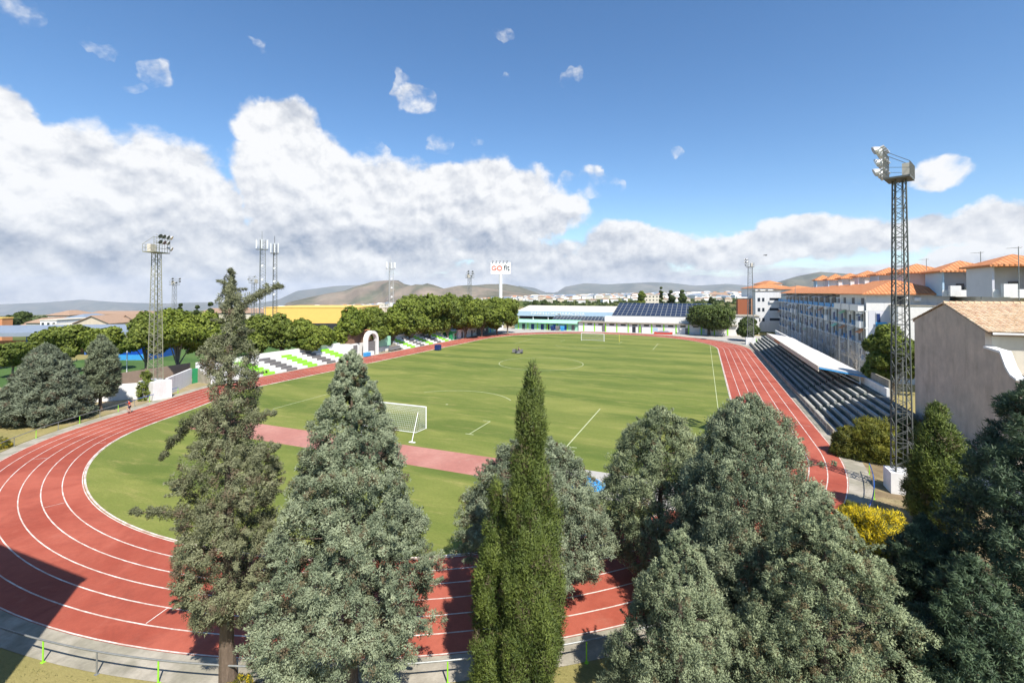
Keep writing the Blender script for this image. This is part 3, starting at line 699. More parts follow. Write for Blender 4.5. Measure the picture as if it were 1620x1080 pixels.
# small kiosks up the left straight
def hut(label, x0, x1, y0, y1, h, m, roof, door='grey', name='kiosk', rm=None, oh=.3):
    t = thing(name, label, 'hut', (x0, y0, 0)); q = MB(); q.box(0, x1-x0, 0, y1-y0, 0, h); obj('wall', q, m, t)
    q = MB(); L = y1-y0; W = x1-x0
    if roof == 'flat': q.box(-oh, W+oh, -oh, L+oh, h, h+.18)
    else: q.ext([(-oh, h-.1), (W/2, h+1.1), (W+oh, h-.1), (W+oh, h), (W/2, h+1.25), (-oh, h)], 'y', -oh, L+oh)
    obj('roof', q, rm or 'conc', t)
    q = MB(); q.box(W+.003, W+.04, L*.25, L*.25+1.1, 0, 2.1); obj('door', q, door, t)
    q = MB(); q.box(W+.003, W+.04, L*.6, L*.6+1.3, 1.1, 2.0); obj('window', q, 'glass', t)
    return t
hut('small green gabled hut between the far stand and the white block', -47, -43.4, 37.5, 40.5, 2.9, 'dgreen', 'gable', 'mint', rm='sky')
hut('white block with grey door and reddish roof right of the green hut', -49, -43.4, 42, 50, 3.0, 'white', 'flat', rm='brick')
hut('low white block left of the dark canopied dugout', -48, -43.6, 50.3, 56, 2.7, 'white', 'flat')
hut('dark fronted dugout under a lime green canopy', -48, -43.6, 57, 66, 2.5, 'grey', 'flat', 'steel', rm='green', oh=.6)
hut('teal kiosk next to the lime canopied dugout', -49, -44.4, 68, 73, 2.6, 'mint', 'flat', 'bright', rm='mint')
hut('white kiosk with grey graffiti at the far left corner of the track', -50, -45, 74, 84, 2.8, 'white', 'flat', rm='steel')

# left boundary wall
def wall(label, pts, h, th=.25, m='white', cop=None, z0=0, name='boundary_wall', cat='wall', h2=None):
    (xa, ya), (xb, yb) = pts; t = thing(name, label, cat, (xa, ya, z0)); L = math.hypot(xb-xa, yb-ya); t.rotation_euler[2] = atan2(yb-ya, xb-xa); h2 = h2 or h
    q = MB(); q.ext([(0, -.3), (L, -.3), (L, h2), (0, h)], 'y', -th/2, th/2); obj('wall_face', q, m, t)
    if cop: q = MB(); q.ext([(-.02, h+.002), (L+.02, h2+.002), (L+.02, h2+.12), (-.02, h+.12)], 'y', -th/2-.06, th/2+.06); obj('coping', q, cop, t)
    return t
ax, ay = G(172, 66.5); bx_, by_ = G(235, 69.2); cx_, cy_ = G(260, 69.8); dx_, dy_ = G(303, 80)
wall('white graffitied wall left of the olive mast plinth', [(ax-2.5, ay-1.4), (bx_, by_)], 2.3, .3)
wall('white wall with leaf shadows right of the olive mast plinth', [(cx_, cy_), (dx_, dy_)], 2.6, .3)
ex, ey = G(336, 83.5)
wall('green painted sheet gate beside the white wall end', [(dx_+.1, dy_+.2), (ex, ey)], 2.5, .12, 'dgreen', name='sheet_gate', cat='gate')
wall('white wall running behind the shaggy conifer to the left stand', [(ex, ey+.3), (-43.9, -43.2)], 1.9, .25)
wall('long white back wall behind the left stand towards the plane trees', [(-49.2, -42), (-49.2, -8)], 1.9, .2)
wall('brown screen fence behind the white wall near the olive mast', [G(165, 71.5), G(302, 84.5)], 2.9, .06, 'screen', name='screen_fence', cat='fence')

# ------------------------------------------------------------------ right terrace
TX, TY0, TY1 = 46.2, -37.5, 66
rt = thing('concrete_terrace', 'long shaded concrete terrace of bench rows along the right straight', 'stand', (TX, TY0, 0)); L = TY1-TY0; NR = 8; dp = .80; stp = .36
q = MB()
for r in range(NR): q.box(dp*r, dp*(r+1), 0, L, -.2, stp*(r+1)-.28)
q.box(dp*NR, dp*NR+.6, 0, L, -.2, stp*NR+.1)
M['benchconc'] = mat('worn bench concrete', (.36, .36, .33), .95, .3, .8, .3, 6, dirt=.4)
M['terr'] = mat('worn green terrace concrete', (.07, .10, .08), .95, .25, .6, .3, 6, col2=(.15, .15, .14), mscale=.35)
obj('steps', q, 'terr', rt)
for r in range(NR):
    q = MB(); y = 0; rs = random.Random(r+3)
    while y < L-1:
        l_ = 5.6; q.box(dp*r+.05, dp*r+.34, y, min(L, y+l_), stp*(r+1)-.279, stp*(r+1)); y += l_+(1.1 if int(y/5) % 2 else .12)
    obj('bench_row', q, 'benchconc', rt)
q = MB(); q.box(-.40, -.22, 0, L, -.1, .75); obj('front_wall', q, 'conc', rt)
q = MB(); q.box(-.2, 1.6, L-3.5, L-.4, .3, 1.5); obj('container', q, 'green', rt)
wall('white back wall of the right terrace under the canopy', [(TX+dp*NR+.75, TY0+9), (TX+dp*NR+.75, TY1)], 4.0, .3)
cn = thing('terrace_canopy', 'white cantilevered canopy roof over the right hand terrace', 'canopy', (53.0, -20.4, 0)); CL = 58
q = MB(); q.ext([(-5.1, 5.05), (.4, 4.15), (.4, 4.27), (-5.1, 5.17)], 'y', 0, CL); obj('roof', q, 'canopyroof', cn)
q = MB(); q.box(-5.22, -5.11, 0, CL, 4.45, 5.2); obj('fascia', q, 'cream', cn)
q = MB(); q.box(-5.225, -5.20, 36, 44, 4.55, 5.1); obj('banner', q, 'orangewall', cn)
q = MB(); q.ext([(-5.1, 4.85), (.4, 3.95), (.4, 4.14), (-5.1, 5.04)], 'y', -.08, -.005); obj('edge_trim', q, 'bright', cn)
for i in range(9):
    q = MB(); yy = .6+i*(CL-1.2)/8; q.tube((-.2, yy, 2.6), (-.2, yy, 4.2), .09, 6); q.tube((-.2, yy, 3.0), (-3.6, yy, 4.72), .06, 6); q.tube((-5.0, yy, 4.95), (.2, yy, 4.1), .06, 5); obj('bracket', q, 'plainwhite', cn)
wall('low wall with brown coping stepping down behind the weathered mast', [(53.6, -28.3), (53.6, -66)], 1.9, .3, 'white', 'brown', h2=3.4)
wall('tall plain grey panel wall right of the terrace canopy', [(53.7, -27.9), (53.7, -21)], 4.9, .2, 'conc')

# ------------------------------------------------------------------ far building
fb = thing('changing_rooms', 'long low white changing room building with lime green pilasters behind the far goal', 'building', (-42, 89, 0))
def W(name, m, parent, f, **k):
    q = MB(); f(q); return obj(name, q, m, parent, True, **k)
W('wall', 'white', fb, lambda q: q.box(-14, 44, 89, 96, 0, 3.5))
W('wall', 'mint', fb, lambda q: q.box(-42, -14, 89.4, 96, 0, 2.9))
W('parapet', 'conc', fb, lambda q: q.box(-14.2, 44.2, 88.3, 96.2, 3.5, 3.8))
W('canopy', 'mint', fb, lambda q: q.ext([(88.0, 2.9), (89.6, 3.9), (96, 3.9), (96, 2.85)], 'x', -42.4, -14.3))
W('upper_wall', 'white', fb, lambda q: q.box(-4, 44, 92, 96.1, 3.81, 5.9))
for i in range(13): xx = -12+i*4.4; W('pilaster', 'green', fb, lambda q: q.box(xx, xx+.42, 88.86, 88.997, 0, 3.5))
for i in range(6): xx = -40.5+i*4.3; W('pilaster', 'green', fb, lambda q: q.box(xx, xx+.4, 89.26, 89.397, 0, 2.84))
for i in range(12): xx = -10.3+i*4.4; W('window', 'glass', fb, lambda q: q.box(xx, xx+1.9, 88.93, 88.997, 2.55, 3.2))
for i, (xx, m_) in enumerate([(-38.6, 'glass'), (-34.5, 'navy'), (-30.2, 'navy'), (-27.8, 'dark'), (-25, 'blue'), (-20, 'blue'), (-17, 'grey'), (-4.5, 'grey'), (7.3, 'dark'), (9.6, 'grey'), (26.6, 'grey')]):
    W('door', m_, fb, lambda q: q.box(xx, xx+1.3, (89.33 if xx < -14 else 88.93), (89.397 if xx < -14 else 88.997), 0, 2.3))
for i, xx in enumerate((-22.5, 15.0, 31.5)): W('poster', 'sky', fb, lambda q: q.box(xx, xx+1.8, (89.33 if xx < -14 else 88.95), (89.397 if xx < -14 else 88.997), .6, 2.1))
# pavilion with blue fascia
d_ = 215; pv = thing('sports_pavilion', 'sports pavilion with a long pale blue fascia and open dark front', 'building', (-46, 101, 0))
W('back_wall', 'greyroof', pv, lambda q: q.box(-45.5, -2, 112, 118, 0, 5.5))
W('floor_wall', 'cream', pv, lambda q: q.box(-45.5, -2, 103, 103.3, 0, 3.2))
W('fascia', 'sky', pv, lambda q: q.box(-46, -1.2, 101.5, 101.8, 5.0, 7.2))
W('roof', 'cream', pv, lambda q: q.ext([(101.8, 7.1), (101.8, 7.25), (118.5, 9.3), (118.5, 9.1)], 'x', -46, -1.2))
W('inner_wall', 'dark', pv, lambda q: q.box(-45.5, -2, 104.5, 105, 0, 5.6))
for i in range(7): xx = -45.4+i*7.1; W('column', 'plainwhite', pv, lambda q: q.box(xx, xx+.35, 101.9, 102.3, 0, 5.1))
text('lettering', 'PABELLON', 1.7, 'plainwhite', pv, (46-34.5, .46, 6.1), (pi/2, 0, 0), .03, 1.5).location = (13.0, .46, 6.1)
text('lettering', 'MARACENA', 1.7, 'plainwhite', pv, (0, 0, 0), (pi/2, 0, 0), .03, 1.35).location = (25.5, .46, 6.1)
# solar roofs
def solar(label, x0, x1, ya, za, yb, zb, nc, nr, skew=0., loc=None):
    t = thing('solar_roof', label, 'solar array', (x0, ya, za))
    q = MB(); q.ext([(0, -.25), (yb-ya, zb-za-.25), (yb-ya, zb-za-.02), (0, -.02)], 'x', 0, x1-x0); obj('frame', q, 'steel', t)
    n = Vector((0, -(zb-za), yb-ya)).normalized()*.03
    for i in range(nc):
        q = MB()
        for j in range(nr):
            a = i/nc; b_ = (i+1)/nc; u0 = j/nr; u1 = (j+1)/nr; W_ = x1-x0; g = .18
            P_ = lambda xx, u: (xx, (yb-ya)*u, (zb-za)*u)
            x_a, x_b = W_*a+g, W_*b_-g*.4; p = [P_(x_a, u0+.012), P_(x_b, u0+.012), P_(x_b, u1-.012), P_(x_a, u1-.012)]
            q.add([(v[0], v[1]+n.y, v[2]+n.z) for v in p], [(0, 1, 2, 3)])
        obj('panel', q, 'solar', t)
    return t
solar('large steep solar panel roof right of the blue pavilion', -2.0, 36, 97, 6.2, 116, 10.9, 20, 5)
solar('smaller solar panel array below the pale blue fascia', -27.5, -3.2, 96.5, 3.95, 101.2, 5.35, 16, 2)
hb = thing('sports_hall', 'white sports hall wall under the steep solar roof', 'building', (-2, 97, 0))
W('wall', 'white', hb, lambda q: q.ext([(97.3, 0), (115.8, 0), (115.8, 10.4), (97.3, 5.85)], 'x', -1.8, 35.8))
W('wall', 'white', hb, lambda q: q.box(35.9, 52, 98, 110, 0, 6.6))
W('roof', 'conc', hb, lambda q: q.box(35.85, 52.3, 97.7, 110.3, 6.6, 6.8))
# high jump mat
hm = thing('high_jump_mat', 'red high jump landing mat with grey cover beyond the far bend', 'landing mat', (19.2, 86.4, 0))
q = MB(); q.prism([(-3.4, -1.5), (3.0, -1.5), (3.0, 1.5), (-3.4, 1.5)], .02, .7); obj('mat', q, 'red', hm)
q = MB(); q.ext([(-2.6, .705), (2.2, .705), (1.4, 1.15), (-1.8, 1.05)], 'y', -1.2, 1.2); obj('cover', q, 'greyroof', hm)
q = MB(); q.tube((3.4, -1.2, 0), (3.4, -1.2, 1.9), .04, 5); q.box(3.2, 3.6, -1.4, -1.0, 0, .06); obj('upright', q, 'plainwhite', hm)
# low far furniture
bn = thing('bench', 'low grey bench before the mint green changing rooms', 'bench', (-34.5, 84.5, .02))
q = MB(); q.box(-1.6, 1.6, -.2, .2, .42, .5); obj('seat', q, 'grey', bn)
for xx in (-1.4, 1.3): q = MB(); q.box(xx, xx+.1, -.18, .18, 0, .42); obj('leg', q, 'grey', bn)
for i, (xx, m_, lb_) in enumerate([(-24.3, 'navy', 'navy bin standing leftmost before the blue doors'), (-22.2, 'grey', 'grey bin between two blue bins at the changing rooms'), (-20.1, 'bright', 'bright blue bin at the corner of the changing rooms')]):
    t = thing('recycling_bin', lb_, 'bin', (xx, 86.8, .02)); q = MB(); q.add([(-.6, -.4, .1), (.6, -.4, .1), (.6, .4, .1), (-.6, .4, .1), (-.75, -.5, 1.5), (.75, -.5, 1.5), (.75, .5, 1.5), (-.75, .5, 1.5)], [(0, 3, 2, 1), (4, 5, 6, 7), (0, 1, 5, 4), (1, 2, 6, 5), (2, 3, 7, 6), (3, 0, 4, 7)]); obj('body', q, m_, t)
    q = MB(); q.ext([(-.52, 1.503), (.52, 1.503), (.3, 1.85), (-.3, 1.85)], 'x', -.78, .78); obj('lid', q, m_, t)
fg = thing('small_goal', 'yellow corner pole goal post right of the far goal', 'goal', (8.3, 52.5, .02)); q = MB(); q.tube((0, 0, 0), (0, 0, 2.3), .06, 6); q.tube((0, 0, .02), (.0, 1.2, .02), .04, 5); obj('upright', q, mat('yellow pole', (.7, .6, .1), .5, .05), fg)
# bags and tarps next to the pit
tp = thing('covered_pile', 'bright blue tarpaulin heap beside the long jump pit', 'tarpaulin', (24.3, -60.3, .03)); rs = random.Random(4); q = MB(); N = 14
vs = [(-1.5+3.0*i/N, -1.0+2*j/N, .05+.55*max(0, sin(pi*i/N)*sin(pi*j/N))*(.7+.6*rs.random())) for i in range(N+1) for j in range(N+1)]
q.add(vs, [(i*(N+1)+j, (i+1)*(N+1)+j, (i+1)*(N+1)+j+1, i*(N+1)+j+1) for i in range(N) for j in range(N)]); obj('sheet', q, 'tarp', tp)
tp = thing('folded_cover', 'black plastic cover lying flat right of the blue tarpaulin', 'cover', (27.0, -59.7, .03)); q = MB()
vs = [(-1.6+3.2*i/N, -1.2+2.4*j/N, .04+.12*rs.random()) for i in range(N+1) for j in range(N+1)]
q.add(vs, [(i*(N+1)+j, (i+1)*(N+1)+j, (i+1)*(N+1)+j+1, i*(N+1)+j+1) for i in range(N) for j in range(N)]); obj('sheet', q, 'mulch', tp)
#@@BUILDINGS
# ------------------------------------------------------------------ apartment blocks on the right
def roofgable(name, parent, x0, x1, y0, y1, z0, z1, m='tile', half=False, oh=.5):
    xr = (x0+x1)/2 if not half else x1
    def f(q): q.ext([(x0-oh, z0-.12), (xr, z1-.12), (x1+(0 if half else oh), z0-.12 if not half else z1-.12), (x1+(0 if half else oh), z0 if not half else z1), (xr, z1), (x0-oh, z0)] if not half else [(x0-oh, z0-.14), (xr, z1-.14), (xr, z1), (x0-oh, z0)], 'y', y0-oh, y1+oh)
    return W(name, m, parent, f)
def win(parent, x0, x1, y0, y1, z0, z1, ax, m='glass', frame='plainwhite'):
    """window standing 3 mm proud of a wall; ax is the side it faces"""
    if ax == '-x': o = W('window', frame, parent, lambda q: q.box(x0-.06, x0-.003, y0-.07, y1+.07, z0-.07, z1+.07)); W('pane', m, o, lambda q: (q.box(x0-.075, x0-.062, y0, (y0+y1)/2-.03, z0, z1), q.box(x0-.075, x0-.062, (y0+y1)/2+.03, y1, z0, z1)))
    else: o = W('window', frame, parent, lambda q: q.box(x0-.07, x1+.07, y0-.06, y0-.003, z0-.07, z1+.07)); W('pane', m, o, lambda q: (q.box(x0, (x0+x1)/2-.03, y0-.075, y0-.062, z0, z1), q.box((x0+x1)/2+.03, x1, y0-.075, y0-.062, z0, z1)))
    return o
rb_ = random.Random(11)
def block(label, y0, y1, bays, top, first=False):
    t = thing('apartment_block', label, 'apartment block', (60.5, y0, 0)); L = y1-y0; bw_ = L/bays
    W('wall', 'lav', t, lambda q: q.box(60.5, 72, y0, y1, 0, 12.2))
    W('upper_wall', 'white', t, lambda q: q.box(62.6 if top == 'set' else 60.2, 72, y0+.01, y1-.01, 12.21, 15.2))
    for k in range(4):
        z = 3.05*k
        W('floor_slab', 'plainwhite', t, lambda q: q.box(60.02, 60.49, y0+.02, y1-.02, z+2.85, z+3.05))
    for i in range(bays):
        ya = y0+i*bw_
        W('pillar', 'plainwhite', t, lambda q: [q.box(60.14, 60.49, ya+.05, ya+.45, z*3.05+.001, z*3.05+2.849) for z in range(4)])
        W('pillar', 'plainwhite', t, lambda q: [q.box(60.2, 60.49, ya+bw_*.52, ya+bw_*.52+.3, z*3.05+.001, z*3.05+2.849) for z in range(4)])
        for k in range(1, 4):
            z = 3.05*k
            W('door', ('navy', 'blue', 'dark')[rb_.randrange(3)], t, lambda q: q.box(60.4, 60.496, ya+.55, ya+bw_*.22, z+.02, z+2.6))
            win(t, 60.5, 0, ya+bw_*.24, ya+bw_*.50, z+.15, z+2.55, '-x', 'dark', 'navy')
            win(t, 60.5, 0, ya+bw_*.62, ya+bw_*.72, z+.9, z+2.2, '-x', 'glass', 'plainwhite')
            W('door', 'navy' if (i+k) % 2 else 'dark', t, lambda q: q.box(60.4, 60.496, ya+bw_*.76, ya+bw_*.95, z+.3, z+2.5))
            W('balcony_rail', ('steel', 'navy', 'bright')[rb_.randrange(3)] if k < 3 else 'bright', t, lambda q: [q.box(60.06, 60.1, ya+.5, ya+bw_*.5, z+.95, z+1.0)]+[q.box(60.07, 60.095, ya+.5+j*.16, ya+.53+j*.16, z+.06, z+.949) for j in range(int((bw_*.5-.5)/.16))])
            if rb_.random() < .32: W('awning', ('cream', 'mint', 'greyroof', 'plainwhite', 'orangewall')[rb_.randrange(5)], t, lambda q: q.ext([(59.2, z+2.0), (60.13, z+2.62), (60.13, z+2.7), (59.2, z+2.08)], 'y', ya+.55, ya+bw_*.5))
            if rb_.random() < .16: W('glazed_balcony', ('plainwhite', 'white')[rb_.randrange(2)], t, lambda q: (q.box(59.3, 60.01, ya+.5, ya+bw_*.5, z-.1, z+1.1), q.box(59.3, 60.01, ya+.5, ya+bw_*.5, z+2.5, z+2.8)))
            if rb_.random() < .6: W('air_conditioner', 'plainwhite', t, lambda q: (q.box(59.95, 60.49, ya+bw_*.58, ya+bw_*.58+.8, z+2.0, z+2.55), q.tube((59.94, ya+bw_*.58+.3, z+2.27), (59.91, ya+bw_*.58+.3, z+2.27), .2, 10)))
        W('drainpipe', 'steel', t, lambda q: q.tube((59.85, ya+.2, 0), (59.85, ya+.2, 12.2), .06, 6))
        if top == 'set':
            W('terrace_panel', 'bright', t, lambda q: q.box(59.93, 60.0, ya+.3, ya+bw_*.8, 12.22, 13.1))
            W('awning', ('plainwhite', 'cream', 'greyroof', 'plainwhite')[i % 4], t, lambda q: q.ext([(60.4, 14.2), (62.55, 14.9), (62.55, 15.0), (60.4, 14.3)], 'y', ya+.6, ya+bw_*.6))
            W('door', 'dark', t, lambda q: q.box(62.5, 62.596, ya+.7, ya+bw_*.7, 12.25, 14.4))
        else:
            win(t, 60.2, 0, ya+bw_*.2, ya+bw_*.45, 12.9, 14.4, '-x', 'dark', 'grey')
            W('balcony_box', 'white', t, lambda q: q.box(59.0, 60.01, ya+.3, ya+bw_-.6, 12.1, 13.3))
    return t
t = block('nearest apartment block with orange roof, blue balconies and a white lit end wall', 5.2, 23, 3, 'flush')
q = MB(); z0, z1 = 15.25, 17.9
q.add([(59.4, 4.4, z0), (73, 4.4, z0), (73, 23.2, z0), (59.4, 23.2, z0), (66.2, 11.2, z1), (66.2, 23.2, z1), (59.4, 4.4, z0-.15), (73, 4.4, z0-.15), (73, 23.2, z0-.15), (59.4, 23.2, z0-.15)],
      [(0, 4, 5, 3), (4, 1, 2, 5), (2, 3, 5), (6, 7, 1, 0), (7, 8, 2, 1), (9, 6, 0, 3), (9, 8, 7, 6), (8, 9, 3, 2)]); obj('roof', q, 'tile', t, True)
W('roof', 'tilex', t, lambda q: q.add([(59.39, 4.39, z0+.02), (73.01, 4.39, z0+.02), (66.2, 11.18, z1+.03)], [(0, 1, 2)]))
for k in range(3): W('end_recess', 'lav', t, lambda q: q.box(61.6, 63.0, 5.1, 5.197, 3.2+3.05*k, 5.8+3.05*k)); W('recess_door', 'navy', t, lambda q: q.box(61.7, 62.2, 5.03, 5.098, 3.2+3.05*k, 5.6+3.05*k)); W('balcony_rail', 'bright', t, lambda q: q.box(61.5, 63.1, 4.9, 4.97, 3.2+3.05*k, 4.1+3.05*k))
W('end_recess', 'dark', t, lambda q: q.box(64.2, 65.6, 5.1, 5.197, 12.6, 14.8)); W('window', 'plainwhite', t, lambda q: q.box(69.4, 70.2, 5.1, 5.197, 12.9, 13.6))
W('air_conditioner', 'plainwhite', t, lambda q: (q.box(67.0, 67.9, 4.6, 5.197, 14.0, 14.6), q.tube((67.35, 4.59, 14.3), (67.35, 4.55, 14.3), .22, 10)))
W('satellite_dish', 'plainwhite', t, lambda q: (q.tube((66.0, 4.8, 14.6), (65.9, 4.65, 14.7), .42, 14, .38), q.tube((66.0, 4.9, 13.4), (66.0, 4.85, 14.6), .04, 5)))
W('end_annex', 'white', t, lambda q: q.box(63.6, 71, 1.2, 5.19, 0, 13.2)); W('annex_coping', 'conc', t, lambda q: q.box(63.5, 71.1, 1.1, 5.19, 13.2, 13.32))
t = block('apartment block with set back blue balcony terrace, second behind the canopy', 23.4, 62, 6, 'set'); roofgable('roof', t, 61.0, 73, 23.9, 61.5, 15.3, 17.5)
t = block('far apartment block of the blue and white row, next to the white tower block', 62.4, 112, 7, 'set'); roofgable('roof', t, 61.0, 73, 62.9, 111.5, 15.3, 17.3)
for i, yy in enumerate((30, 41, 52)):
    ch = thing('chimney_pots', ['short white chimney on the orange ridge nearest the weathered mast', 'white chimney midway along the orange ridge', 'farthest white chimney on the orange ridge'][i], 'chimney', (66.8, yy, 17.2)); q = MB(); q.box(-.4, .4, -.5, .5, -.6, 1.1); obj('stack', q, 'white', ch); q = MB(); q.box(-.5, .5, -.6, .6, 1.1, 1.25); obj('cap', q, 'conc', ch)
# white tower block and brick block at the far end
x, y = G(1195, 188); t = thing('tower_block', 'small white three storey block at the far end of the apartment row', 'building', (x, y, 0), 0)
q = MB(); q.box(0, 9, 0, 12, 0, 16); obj('wall', q, 'white', t); q = MB(); q.box(-.2, 9.2, -.2, 12.2, 16, 16.3); obj('parapet', q, 'conc', t)
for k in range(3):
    for (xa, xb, m_) in ((.8, 1.7, 'glass'), (2.4, 3.2, 'glass'), (5.0, 8.4, 'dark')):
        q = MB(); q.box(xa, xb, -.07, -.003, 4+k*4, 5.4+k*4); o = obj('window', q, m_, t)
    q = MB(); q.box(4.9, 8.5, -.5, -.071, 3.5+k*4, 4.4+k*4); obj('balcony', q, 'white', t)
x, y = G(1167, 235); t = thing('brick_block', 'red brick block with dark gaps left of the white tower block', 'building', (x, y, 0), 0)
q = MB(); q.box(0, 5, 0, 12, -6, 12.2); obj('wall', q, 'brick', t); q = MB(); q.box(5.9, 10.8, -1, 12, -6, 12.6); obj('wall', q, 'orangewall', t); q = MB(); q.box(5.003, 5.897, .6, 12, -6, 11.8); obj('recess', q, 'dark', t)
q = MB(); q.box(-.2, 11, .2, 12.2, 12.6, 13.4); obj('parapet', q, 'white', t)
for k in range(4):
    q = MB(); q.box(8.4, 9.8, -1.07, -1.003, .6+k*3, 2.0+k*3); obj('window', q, 'dark', t)
def gbox(name, label, px, d, wpx, rows, depth, m, roof='gable', rm='tile', cat='house', rz=None, wins=0, group=None, z0=None, seed=0):
    """a building whose front stands d metres ahead: width, eave row and ridge row given"""
    x, y = G(px, d); k = d/F; Wd = wpx*k; eave, ridge_ = ZR(rows[1], d), ZR(rows[0], d)
    t = thing(name, label, cat, (x, y, z0 if z0 is not None else 0), YAW if rz is None else rz, group); e = eave-(z0 or 0); r = ridge_-(z0 or 0)
    q = MB(); q.box(0, Wd, 0, depth, -4, e); obj('wall', q, m, t)
    q = MB(); oh = .4
    if roof == 'gable': q.ext([(-oh, e-.1), (depth/2, r), (depth+oh, e-.1), (depth+oh, e+.12), (depth/2, r+.2), (-oh, e+.12)], 'x', -oh, Wd+oh)
    elif roof == 'end': q.ext([(-oh, e-.1), (Wd/2, r), (Wd+oh, e-.1), (Wd+oh, e+.12), (Wd/2, r+.2), (-oh, e+.12)], 'y', -oh, depth+oh); 
    elif roof == 'hip': q.hip(-oh, Wd+oh, -oh, depth+oh, e+.15, r+.15)
    else: q.box(-.15, Wd+.15, -.15, depth+.15, e, e+.3)
    obj('roof', q, rm, t)
    if roof == 'end': q = MB(); q.ext([(.01, e), (Wd/2, r-.05), (Wd-.01, e)], 'y', .003, depth-.01); obj('gable', q, m, t)
    rs = random.Random(seed+int(px))
    for i in range(wins):
        for fl in range(max(1, int((e)/3.2))):
            if rs.random() < .85:
                xa = Wd*(i+.3)/wins; q = MB(); q.box(xa, xa+min(1.2, Wd/wins*.45), -.05, -.003, e-1.9-3.1*fl, e-.7-3.1*fl); obj('window', q, 'glass', t)
    return t
# hip roofed rooftop pavilions on the second row
t = thing('rear_apartment_row', 'long white rear apartment row carrying the little hip roofed lofts', 'apartment block', (74, -14, 0))
W('wall', 'white', t, lambda q: q.box(74, 84, -14, 150, 0, 14.9)); W('terrace_wall', 'cream', t, lambda q: q.box(73.7, 73.98, -13.9, 149.9, 13.6, 16.4)); W('end_parapet', 'cream', t, lambda q: q.box(74, 84, -14.25, -14.003, 13, 16.0))
names = ['largest hip roofed loft at the right edge of the photo with a white balcony', 'hip roofed pale blue loft just left of the tall television aerial', 'hip roofed loft immediately right of the weathered mast', 'fourth hip roofed loft, just left of the weathered mast', 'fifth orange hip roofed loft counting from the right edge', 'sixth orange hip roofed loft counting from the right edge', 'seventh orange hip roofed loft counting from the right edge', 'farthest and smallest orange hip roofed loft of the row']
spots = [(1602, 402, 420, 94, 64), (1518, 412, 429, 74, 80), (1450, 417, 431, 60, 96), (1407, 423, 434, 46, 113), (1373, 428, 437, 38, 130), (1345, 432, 440, 32, 148), (1322, 433, 442, 28, 167), (1302, 435, 443, 25, 187)]
for i, (px, r0, r1, wd, d) in enumerate(spots):
    x, y = G(px, d); k = d/F; hw = wd*k/2*.86; z1 = ZR(r1, d); za = ZR(r0, d)
    t = thing('rooftop_loft', names[i], 'rooftop loft', (x, y, 14.9), 0, 'hip roofed rooftop lofts in a row')
    q = MB(); q.hip(-hw-.6, hw+.6, -hw-.6, hw+.6, z1-14.9, za-14.9, .25); obj('roof', q, 'tilex', t)
    q = MB(); q.box(-hw, -hw+.25, -hw*.9, hw, 0, z1-15.16); q.box(-hw+.251, hw, hw-.3, hw, 0, z1-15.16); q.box(hw*.35, hw, -hw*.9, hw-.31, 0, z1-15.16); obj('wall', q, 'lav' if i in (0, 2, 4) else 'sky', t)
    q = MB(); q.box(-hw+.252, hw*.348, -hw*.15, -hw*.1, 0, z1-15.16); obj('recess_wall', q, 'lav', t)
    q = MB(); q.box(-hw*.2, hw*.1, -hw*.2, -hw*.152, 0, 2.1); obj('door', q, 'grey', t)
    q = MB(); q.box(hw*.5, hw*.8, -hw*.96, -hw*.902, 1.3, 2.3); obj('window', q, 'glass', t)
    q = MB(); q.box(-hw-.3, hw*.3, -hw-.5, -hw-.4, -.1, 1.0); obj('parapet', q, 'plainwhite', t)
    if i < 5:
        q = MB(); q.tube((0, 0, 0), (0, 0, 1.4), .3, 6); 
        q = MB(); q.box(-hw*.9, -hw*.5, -hw-1.5, -hw-.8, 0, 1.7); obj('chimney', q, 'white', t)
for i, (px, rt_, d, lb_) in enumerate([(1552, 398, 70, 'tall television aerial between the two nearest hip roofed lofts'), (1466, 409, 90, 'thin television aerial above the third loft from the right'), (1612, 390, 60, 'television aerial over the loft at the right edge'), (1258, 448, 120, 'television aerial pole on the far orange roofs')]):
    x, y = G(px, d); t = thing('television_aerial', lb_, 'aerial', (x, y, 14.5)); h = ZR(rt_, d)-14.5
    q = MB(); q.tube((0, 0, 0), (0, 0, h), .05, 5); obj('pole', q, 'steel', t); q = MB(); q.tube((-1.2, 0, h-.2), (.4, 0, h-.1), .025, 4)
    for k in range(6): q.tube((-1.1+.25*k, -.3, h-.19), (-1.1+.25*k, .3, h-.19), .015, 3)
    obj('antenna', q, 'steel', t)
# houses beyond with orange roofs
for i, (px, wd, r0, r1, d, lb_) in enumerate([(1195, 62, 449, 456, 230, 'long orange roofed building above the white tower block'), (1252, 52, 452, 458, 205, 'orange roofed building right of the white tower block'), (1213, 24, 444, 449, 260, 'little orange pyramid roof above the long orange roofs')]):
    gbox('house', lb_, px, d, wd, (r0, r1), 14, 'white', 'hip', 'tilex', wins=5)

